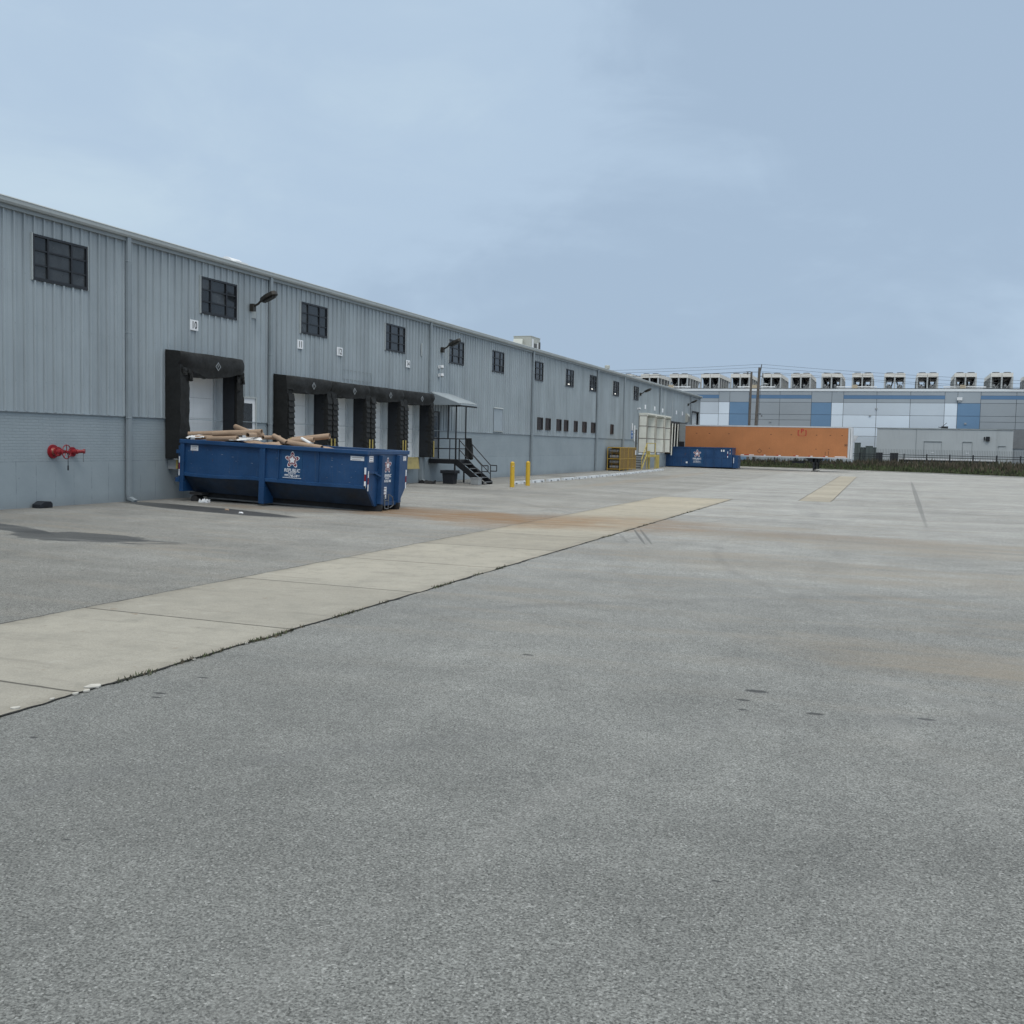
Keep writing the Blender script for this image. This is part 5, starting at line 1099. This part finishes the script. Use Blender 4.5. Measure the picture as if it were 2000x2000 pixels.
for yy in (96.25, 98.2):
    mb.box(-6.78, -6.62, yy, yy+.16, .12, 1.2); mb.box(-6.45, -6.35, yy, yy+.1, .2, 1.15); mb.beam((-7.3, yy+.08, 1.15), (-6.8, yy+.08, .45), .05); mb.beam((-6.0, yy+.08, 1.15), (-6.5, yy+.08, .45), .05); mb.box(-6.9, -6.3, yy-.05, yy+.2, .0, .07)
    mb.prism([(-7.45, 1.21), (-6.0, 1.21), (-6.35, .85), (-6.95, .85)], 'y', yy, yy+.1)
mb.box(-6.75, -6.65, 96.4, 98.2, .45, .52); mb.build('landing_gear', m_black, tr, True)
mb = MB(); mb.box(-8.65, -7.6, 96.5, 98.1, .72, .92); mb.tube([(-8.8, 96.6, 1.2), (-8.8, 96.6, .9), (-8.6, 96.6, .74)], .02); mb.tube([(-7.5, 96.6, 1.2), (-7.55, 96.6, .8)], .02); mb.build('spare_carrier', m_black, tr, True)
for x in (-16.9, -15.7):
    for yy in (96.05, 98.1):
        mb = MB(); mb.cyl((x, yy, .51), (x, yy+.5, .51), .50, .50, 24); wo_ = mb.build('wheel', m_rubber, tr, True); mb = MB(); mb.cyl((x, yy-.01, .51), (x, yy+.0, .51), .28, .28, 18); mb.build('rim', m_alu, wo_, True)
mb = MB(); mb.box(-17.6, -14.9, 96.7, 98, .6, 1.21); mb.build('bogie', m_black, tr, True)
mb = MB(); mb.box(TX0-.03, TX0-.005, TY0+.03, TY1-.03, TZ0+.05, TZ1-.14); mb.build('rear_door', m_shelterg, tr, True)

# ------------------------------------------------------------------ rooftop items
t = thing('rooftop_unit', 'beige rooftop air unit with slanted hood above the warehouse eave', 'air conditioner', (-21.6, 60.8, 7.46))
mb = MB(); mb.box(-22.4, -21.27, 60, 61.75, 7.5, 8.58); mb.build('cabinet', m_rtu, t, True)
mb = MB(); mb.prism([(59.55, 7.75), (59.99, 7.75), (59.99, 8.42), (59.85, 8.42)], 'x', -22.35, -21.75); mb.build('hood', M('hvac_pale', (.55, .57, .52, 1), .5, 0, .05), t, True)
mb = MB(); mb.box(-21.268, -21.24, 60.2, 60.45, 7.7, 8.45); mb.box(-21.268, -21.24, 61.2, 61.35, 7.6, 8.3); build_each(mb, 'access_panel', m_white, t, True)
mb = MB(); mb.box(-21.268, -21.245, 60.6, 61.1, 7.8, 8.2); mb.cyl((-21.2, 61.5, 7.5), (-21.2, 61.5, 8.35), .05); mb.build('louvre', m_hvacd, t, True)
mb = MB(); mb.box(-22.42, -21.25, 59.98, 61.77, 8.581, 8.62); mb.build('top_cap', m_rtu, t, True)
t = thing('roof_vent', 'low white hooded vent on the roof above the second window', 'roof vent', (-23.9, 33.3, 7.6))
mb = MB(); pr = [(-24.25+.78*i/8, 8.60+.19*math.sin(PI*min(1, (i/8)*1.15+.12))) for i in range(9)]; mb.prism([(-24.25, 7.5)]+pr+[(-23.47, 7.5)], 'y', 32.9, 33.6); mb.build('hood', m_white, t, True)
mb = MB(); mb.box(-24.25, -23.47, 32.88, 32.899, 8.42, 8.46); mb.build('flange', m_gal, t, True)
t = thing('roof_stack', 'short metal stack with a cap on the far roof edge', 'roof stack', (-21.8, 80, 7.5))
mb = MB(); mb.cyl((0, 0, 0), (0, 0, .68), .13, .13, 14); mb.build('pipe', m_gal, t); mb = MB(); mb.cyl((0, 0, .60), (0, 0, .84), .21, .21, 16); mb.cyl((0, 0, .84), (0, 0, .88), .21, .14, 16); mb.build('cap', m_rtu, t)

# ------------------------------------------------------------------ far building
FY = 135.
fb = thing('data_hall', 'long far building of grey, white and blue wall panels', 'building', (0, 150, 0))
mb = MB(); mb.box(-75, 75, FY+.06, FY+60, -.1, 9.34); mb.build('core_wall', m_groove, fb, True)
mb = MB(); mb.box(-75.1, 75.1, FY-.06, FY+.3, 9.36, 9.66); mb.build('coping', m_coping, fb, True)
mb = MB(); mb.box(-75.1, 75.1, FY+.0, FY+.5, 9.661, 9.74); mb.build('coping_cap', m_fence, fb, True)
mb = MB(); mb.box(-75, 75, FY+.31, FY+60, 9.345, 9.40); mb.build('roof', m_roof, fb, True)
#  section: x0, x1, style, seams
secs = [(-75, -50, 'W', 1), (-50, -35, 'G', 1), (-35, -32.5, 'B', 0), (-32.5, -21.63, 'W', 1), (-21.63, -20.23, 'w', 0), (-20.23, -17.77, 'B', 0), (-17.77, -13.88, 'G', 1), (-13.88, -9.98, 'G', 1), (-9.98, -7.53, 'B', 0), (-7.53, -6.12, 'w', 0), (-6.12, -2.20, 'W', 1), (-2.20, 1.70, 'W', 1), (1.70, 5.59, 'L', 1), (5.59, 7.02, 'l', 0), (7.02, 9.57, 'B', 0), (9.57, 13.44, 'G', 1), (13.44, 17.3, 'G', 1), (17.3, 21.2, 'G', 1), (21.2, 23.7, 'B', 0), (23.7, 75, 'W', 1)]
parts_ = {}
def pan(kind, x0, x1, z0, z1):
    parts_.setdefault(kind, MB()).box(x0+.025, x1-.025, FY, FY+.058, z0+.02, z1-.02)
for x0, x1, s_, stripe in secs:
    if stripe: pan('g', x0, x1, 8.86, 9.36); parts_.setdefault('s', MB()).box(x0, x1, FY+.001, FY+.057, 8.43, 8.86); pan('g', x0, x1, 7.95, 8.43)
    else: pan('g', x0, x1, 7.95, 9.36)
    body = {'W': ('l', 'w', 'w', 'l'), 'w': ('w', 'w', 'w', 'l'), 'L': ('l', 'l', 'w', 'l'), 'l': ('w', 'w', 'l', 'l'), 'G': ('d', 'd', 'd', 'd'), 'B': ('b', 'b', 'b', 'b')}[s_]
    rows = [(6.41, 7.95), (4.88, 6.41), (3.80, 4.88), (0, 3.80)]
    if s_ == 'G': rows = [(6.41, 7.95), (5.72, 6.41), (4.88, 5.72), (0, 4.88)]
    for (a, b_), k in zip(rows, body): pan(k, x0, x1, a, b_)
for k, mm in (('g', m_pgrey), ('s', m_pstripe), ('l', m_plight), ('w', m_pwhite), ('d', m_pgrey2), ('b', m_pblue)):
    build_each(parts_[k], 'stripe' if k == 's' else 'wall_panel', mm, fb, True)
mb = MB(); mb.box(13.2, 17.2, FY-.08, FY-.01, 2.6, 4.84); mb.build('louvre_bank', M('louvre_dark', (.19, .20, .21, 1), .6, 0, .1), fb, True)
mb = MB(); mb.box(6.93, 7.52, FY-.25, FY-.07, 8.30, 8.66); lo = mb.build('wall_light', m_white, fb, True); mb = MB(); mb.box(7.08, 7.35, FY-.2, FY-.07, 8.12, 8.29); mb.build('junction_box', m_gal, lo, True)
for x, z in ((-2.9, 6.35), (-2.2, 7.2), (8, 5.5), (-15, 5.5)): mb = MB(); mb.box(x-.12, x+.12, FY-.1, FY-.01, z-.1, z+.1); mb.build('wall_fitting', m_gal, fb, True)
# chillers
ch = thing('rooftop_chiller', 'x', 'chiller', (0, 138, 9.40), 0, 'row of rooftop chillers on the far building')
CW, CH_, CL = 1.26, 2.40, 10.
mb = MB()
for s_ in (-1, 1): mb.box(min(s_*.02, s_*(CW-.02)), max(s_*.02, s_*(CW-.02)), 0, CL, CH_-.48, CH_)
mb.build('fan_deck', M('chiller_beige', (.74, .72, .67, 1), .6, 0, .06), ch)
mb = MB()
for s_ in (-CW+.08, 0, CW-.08):
    for k in range(6): y = .08+k*(CL-.16)/5; mb.box(s_-.09, s_+.09, y-.07, y+.07, 0, CH_-.481)
mb.box(-CW, CW, .0, .12, .0, .12); mb.box(-CW+.0, -CW+.1, .12, CL, .0, .12); mb.box(CW-.1, CW, .12, CL, .0, .12); mb.build('frame', M('chiller_frame', (.44, .46, .46, 1), .5, .1, .1, 6), ch)
mb = MB()
for s_ in (-1, 1):
    c = s_*CW/2
    for d_ in (-1, 1):
        mb.add([(c+d_*.10, .3, .55), (c+d_*.46, .3, CH_-.49), (c+d_*.46, CL-.2, CH_-.49), (c+d_*.10, CL-.2, .55)], [(0, 1, 2, 3)])
mb.build('coil', M('chiller_coil', (.17, .175, .18, 1), .6, 0, .2, 3), ch)
mb = MB()
for s_ in (-1, 1):
    c = s_*CW/2; mb.box(c-.35, c+.35, .6, 1.6, .1, .85); mb.cyl((c-.2, .35, .9), (c-.2, 3, .9), .14, .14, 10); mb.beam((c-.4, .15, .15), (c+.4, .15, 1.2), .04); mb.box(c-.3, c+.1, 1.8, 4.5, .15, 1.1)
mb.build('compressor', M('chiller_grey', (.36, .37, .37, 1), .6, 0, .1), ch)
fn_mb = MB(); fn_mb.cyl((0, 0, 0), (0, 0, .13), .46, .40, 18, caps=False); fn_mb.cyl((0, 0, .06), (0, 0, .08), .41, .41, 18); fan_me = None
for s_ in (-1, 1):
    for k in range(6):
        if fan_me is None: o = fn_mb.build('fan', M('fan_dark', (.03, .03, .032, 1), .6, 0, .1), ch); fan_me = o.data
        else: o = bpy.data.objects.new('fan', fan_me); COL.objects.link(o); o.parent = ch
        o.location = (s_*CW/2, .85+k*1.66, CH_)
cxs = [-39.0, -35.4, -31.6, -27.6, -23.35, -19.4, -15.38, -11.65, -7.83, -4.09, -.22, 3.6, 7.95, 12.0, 16.3, 20.6]
cl = {0: 'rooftop chiller hidden behind the warehouse roof', 1: 'rooftop chiller just showing above the warehouse eave', 2: 'rooftop chiller at the left, above the end of the warehouse eave', 3: 'rooftop chiller third in view from the left', 4: 'rooftop chiller second to the left of the utility poles', 5: 'rooftop chiller just left of the utility poles', 6: 'rooftop chiller just right of the utility poles', 7: 'rooftop chiller second to the right of the utility poles', 8: 'rooftop chiller above the red letter on the trailer', 9: 'rooftop chiller above the front end of the orange trailer', 10: 'rooftop chiller above the left end of the grey utility building', 11: 'rooftop chiller above the dark aerial on the utility building', 12: 'rooftop chiller above the white wall light', 13: 'rooftop chiller second from the right edge', 14: 'rooftop chiller cut by the right edge', 15: 'rooftop chiller beyond the right edge'}
for k, x in enumerate(cxs[:15]):
    if k == 0: ch.location = (x, 138, 9.40); ch['label'] = cl[0]
    else: dup(ch, (x, 138, 9.40), cl[k])
# pipe runs by the parapet
for k, (x, lb) in enumerate(((-28.3, 'white roof pipes with beige box at the left'), (-17.3, 'white roof pipes with beige box behind the utility poles'), (-4.9, 'white roof pipes with beige box above the trailer front'), (7.6, 'white roof pipes with beige box above the white wall light'))):
    t = thing('roof_pipes', lb, 'pipes', (x, 136.6, 9.4), 0, 'white pipe runs on the far roof')
    mb = MB(); mb.cyl((-2.2, 0, .60), (2.6, 0, .60), .06, .06, 8); mb.cyl((-2.0, .2, .42), (2.3, .2, .42), .05, .05, 8)
    for i in range(5): mb.box(-2.1+i*.16, -2.04+i*.16, -.02, .04, 0, .6); mb.box(1.9+i*.16, 1.96+i*.16, -.02, .04, 0, .6)
    mb.build('pipe', m_white, t); mb = MB(); mb.box(-.3, .3, -.3, .25, 0, .85); mb.build('box', M('beige_box', (.50, .42, .30, 1), .7, 0, .05), t)

# lower utility building
ub = thing('utility_building', 'plain low grey building in front of the far building', 'building', (5, 127, 0))
mb = MB(); mb.box(-1.8, 10.36, 122, 132, 0, 4.52); mb.build('wall', m_lowb, ub, True); mb = MB(); mb.box(10.361, 12.06, 122.4, 132, 0, 4.50); mb.build('annex_wall', m_lowb, ub, True)
mb = MB(); mb.box(-1.85, 10.40, 121.93, 132.05, 4.521, 4.60); mb.box(10.42, 12.1, 122.33, 132.05, 4.521, 4.585); mb.build('coping', m_gutter, ub, True)
for (a, b_, z) in ((3.19, 4.90, 3.12), (7.10, 7.98, 3.13)):
    mb = MB(); mb.box(a, b_, 121.96, 121.999, 0, z); do = mb.build('door', m_lowb, ub, True); mb = MB(); mb.box(a-.05, b_+.05, 121.9, 121.999, z+.001, z+.08); mb.box(a-.04, a-.002, 121.95, 121.999, 0, z); mb.box(b_+.002, b_+.04, 121.95, 121.999, 0, z); mb.build('door_frame', m_fascia, do, True)
    mb = MB(); c = (a+b_)/2; mb.box(c-.15, c+.15, 121.93, 121.958, 1.9, 1.98); mb.build('handle', m_signw, do, True)
mb = MB(); mb.box(10.67, 11.33, 122.36, 122.399, 0, 2.75); do = mb.build('door', m_lowb, ub, True); mb = MB(); mb.box(10.62, 11.38, 122.3, 122.399, 2.751, 2.82); mb.build('door_frame', m_fascia, do, True)
mb = MB(); mb.box(9.35, 9.72, 121.8, 121.999, 3.30, 3.78); mb.box(9.15, 9.25, 121.85, 121.999, 3.4, 3.75); mb.build('wall_lamp', m_black, ub, True)
mb = MB(); mb.box(2.3, 2.34, 121.97, 121.999, .0, 4.5); mb.build('wall_seam', m_fascia, ub, True)
t = thing('roof_aerial', 'dark aerial and box on the utility building roof', 'aerial', (5.1, 124, 4.6)); mb = MB(); mb.box(-.2, .5, -.2, .2, .05, .28); mb.build('box', m_black, t); mb = MB(); mb.tube([(-.5, 0, .2), (.0, 0, .12)], .04, 6); mb.tube([(-.1, 0, .25), (.35, 0, .68)], .03, 6); mb.build('arm', m_black, t)
# green cabinets
def cabinet(x0, x1, y, z, lb, mat=m_green, nm='utility_cabinet'):
    t = thing(nm, lb, 'utility cabinet', ((x0+x1)/2, y, 0), 0, 'utility cabinets behind the fence'); h = (x1-x0)/2; mb = MB(); mb.box(-h, h, 0, 1.2, 0, z-.05); mb.build('body', mat, t, bevel=.02); mb = MB(); mb.box(-h-.03, h+.03, -.03, 1.23, z-.049, z); mb.build('lid', mat, t)
    mb = MB(); mb.box(-.01, .01, -.012, -.001, .2, z-.2); mb.box(h*.3, h*.3+.08, -.02, -.001, z*.5, z*.5+.04); mb.build('door_seam', m_black, t)
cabinet(-3.9, -3.30, 115, 2.83, 'tall narrow green cabinet beside the trailer front'); cabinet(-2.77, -2.05, 115, 2.5, 'taller green cabinet left of the utility building'); cabinet(-3.28, -2.79, 115.4, 2.35, 'dark recessed green cabinet between two taller ones'); cabinet(-2.03, -1.70, 115.4, 2.36, 'thin green cabinet right of the tall ones')
cabinet(-1.68, -1.03, 113.6, 1.83, 'left black low cabinet behind the fence', m_fence); cabinet(-.30, .50, 113.6, 1.82, 'right black low cabinet behind the fence', m_fence)
t = thing('guard_beam', 'long white beam on black supports behind the fence', 'beam', (5, 114.5, 0)); mb = MB(); mb.box(-4.4, 4.8, 0, .2, 1.16, 1.33); mb.build('beam', m_white, t); mb = MB()
mb.box(-4.4, 4.8, .05, .15, .9, 1.159)
for k in range(6): mb.box(-4.3+1.8*k, -4.2+1.8*k, .05, .15, 0, .899)
mb.build('support', m_black, t)
# fence
fe = thing('picket_fence', 'black metal fence with thin pickets along the weedy verge', 'fence', (0, 112, 0))
xk = -18.3; FZ = 1.75
while xk < 36:
    mb = MB(); mb.box(xk-.06, xk+.06, 111.95, 112.07, 0, FZ+.02); mb.build('post', m_fence, fe, True)
    mb = MB(); mb.box(xk+.06, xk+2.09, 111.98, 112.03, FZ-.14, FZ-.08); mb.box(xk+.06, xk+2.09, 111.98, 112.03, FZ-.36, FZ-.30); mb.box(xk+.06, xk+2.09, 111.98, 112.03, .2, .25); build_each(mb, 'rail', m_fence, fe, True)
    xk += 2.15
pf = thing('palisade_fence', 'grey taller picket fence just behind the black fence', 'fence', (0, 113, 0))
xk = -18.3
while xk < 36:
    mb = MB(); i = 0
    for i in range(14): x = xk+i*.1535; mb.box(x-.012, x+.012, 113.0, 113.02, .1, 2.22)
    mb.build('picket_panel', m_picket, pf, True); xk += 2.15

# utility poles and lines
def pole(x, y, h, lean, r, lb, kind):
    t = thing('utility_pole', lb, 'utility pole', (x, y, 0)); mb = MB(); mb.cyl((0, 0, -.1), (lean, 0, h), r, r*.72, 14); mb.build('pole', m_wood, t)
    if kind == 'B':
        mb = MB(); mb.box(lean+.05, lean+.45, -.05, .05, h-1.0, h-.92); mb.cyl((lean+.38, 0, h-1.15), (lean+.38, 0, h-.55), .05, .05, 8); mb.cyl((lean+.12, 0, h-.35), (lean+.22, 0, h+.35), .06, .05, 8); mb.build('insulator', m_hvacd, t)
        mb = MB(); mb.tube([(lean+.1, 0, h-2.1), (lean+.5, 0, h-1.9), (lean+.9, 0, h-1.85)], .06, 8); mb.ball((lean+.7, 0, h-1.85), .16, sc=(1.8, 1, .7)); mb.build('street_lamp', m_gal, t)
        mb = MB(); mb.box(lean-.02, lean+.35, -.14, -.06, h-5.3, h-5.1); mb.box(lean+.35, lean+.5, -.12, .0, h-5.5, h-5.3); mb.build('bracket', m_steel, t)
        mb = MB(); mb.tube([(lean+.2, .1, h-1.2), (lean+.15, .12, h-3), (lean*.5+.16, .14, h-7), (.17, .14, .2)], .02, 6); mb.build('cable', m_wire, t)
    else:
        mb = MB(); mb.box(lean-.45, lean-.02, -.05, .05, h-.22, h-.16); mb.cyl((lean-.42, 0, h-.3), (lean-.42, 0, h-.02), .07, .07, 8); mb.box(lean-.6, lean-.1, -.04, .04, h-.02, h+.03); mb.build('insulator', m_hvacd, t)
pole(-15.45, 118, 10.6, .10, .155, 'shorter wooden utility pole, left of the pair', 'A'); pole(-14.78, 118, 11.05, .30, .20, 'taller wooden utility pole with lamp, right of the pair', 'B')
def wire(pts, lb, r=.014):
    mb = MB(); out = []
    for (x0, z0_), (x1, z1_) in zip(pts[:-1], pts[1:]):
        sag = .00022*(x1-x0)**2
        for i in range(10): u = i/10; out.append((x0+(x1-x0)*u, 118, z0_+(z1_-z0_)*u-sag*4*u*(1-u)))
    out.append((pts[-1][0], 118, pts[-1][1])); mb.tube(out, r, 5)
    tag(mb.build('power_line', m_wire, loc=(pts[1][0], 118, pts[1][1])), lb, 'power line', 'overhead power lines')
wire([(-75, 11.6), (-14.31, 11.42), (60, 9.3)], 'topmost overhead wire over the tall pole'); wire([(-75, 11.35), (-14.5, 11.08), (60, 9.0)], 'second overhead wire just under the topmost'); wire([(-75, 11.1), (-14.2, 10.62), (60, 8.7)], 'third overhead wire at the bracket of the tall pole')
wire([(-75, 10.75), (-15.8, 10.6), (60, 8.4)], 'lowest overhead wire passing the short pole')

# ------------------------------------------------------------------ weedy verge
edge_pts = [(-60, 108.5), (-25, 108.5), (-17, 108.5), (-7.4, 107.5), (-4.7, 106), (3.2, 101.2), (10.4, 94.5), (20, 86), (45, 70), (120, 40)]
mb = MB(); e1 = [(x, y, .02) for x, y in edge_pts]; e2 = [(x, 2400, .03) for x, y in edge_pts]; n = len(edge_pts)
mb.add(e1+e2, [(i, i+1, n+i+1, n+i) for i in range(n-1)]); tag(mb.build('verge', m_dirt), kind='structure')
mb = MB()
for (x0, y0), (x1, y1) in zip(edge_pts[:-1], edge_pts[1:]): mb.beam((x0, y0, .045), (x1, y1, .045), .16, .07)
tag(mb.build('kerb', M('kerb_concrete', (.42, .42, .40, 1), .8, 0, .1, 1)), kind='structure')
def eY(x):
    for (x0, y0), (x1, y1) in zip(edge_pts[:-1], edge_pts[1:]):
        if x0 <= x <= x1: return y0+(y1-y0)*(x-x0)/(x1-x0)
mb = MB(); rg = random.Random(11)
for _ in range(30000):
    x = rg.uniform(-22, 34); ye = eY(x); y = ye+(rg.random()**1.25)*(113.6-ye)
    d = y-ye; cl_ = noise.noise(Vector((x*.35, y*.35, 0)))*.5+noise.noise(Vector((x*1.1, y*1.1, 5)))*.5
    h = min(1.0, .16+.13*d)*(1+.5*cl_)*rg.uniform(.6, 1.25); h = max(.08, h); a = rg.uniform(0, PI); w_ = rg.uniform(.03, .085)
    dx, dy = math.cos(a)*w_, math.sin(a)*w_; lx, ly = rg.gauss(0, .16)*h, rg.gauss(0, .16)*h; zb_ = .02
    k = rg.random(); top = h > .72*rg.uniform(.8, 1.2)
    mi = 2 if (top and k < .55) else (1 if (k < .42+.5*cl_ and not top) else (0 if k < .85 else 2))
    mb.add([(x-dx*.5, y-dy*.5, zb_), (x+dx*.5, y+dy*.5, zb_), (x+dx+lx*.6, y+dy+ly*.6, h*.6), (x-dx+lx*.6, y-dy+ly*.6, h*.62), (x+lx, y+ly, h)], [(0, 1, 2, 3), (3, 2, 4)], mi)
tag(mb.build('weeds', [m_leafd, m_leafg, m_leafb]), 'tall dark green and brown weeds along the far verge', 'weeds', kind='stuff')
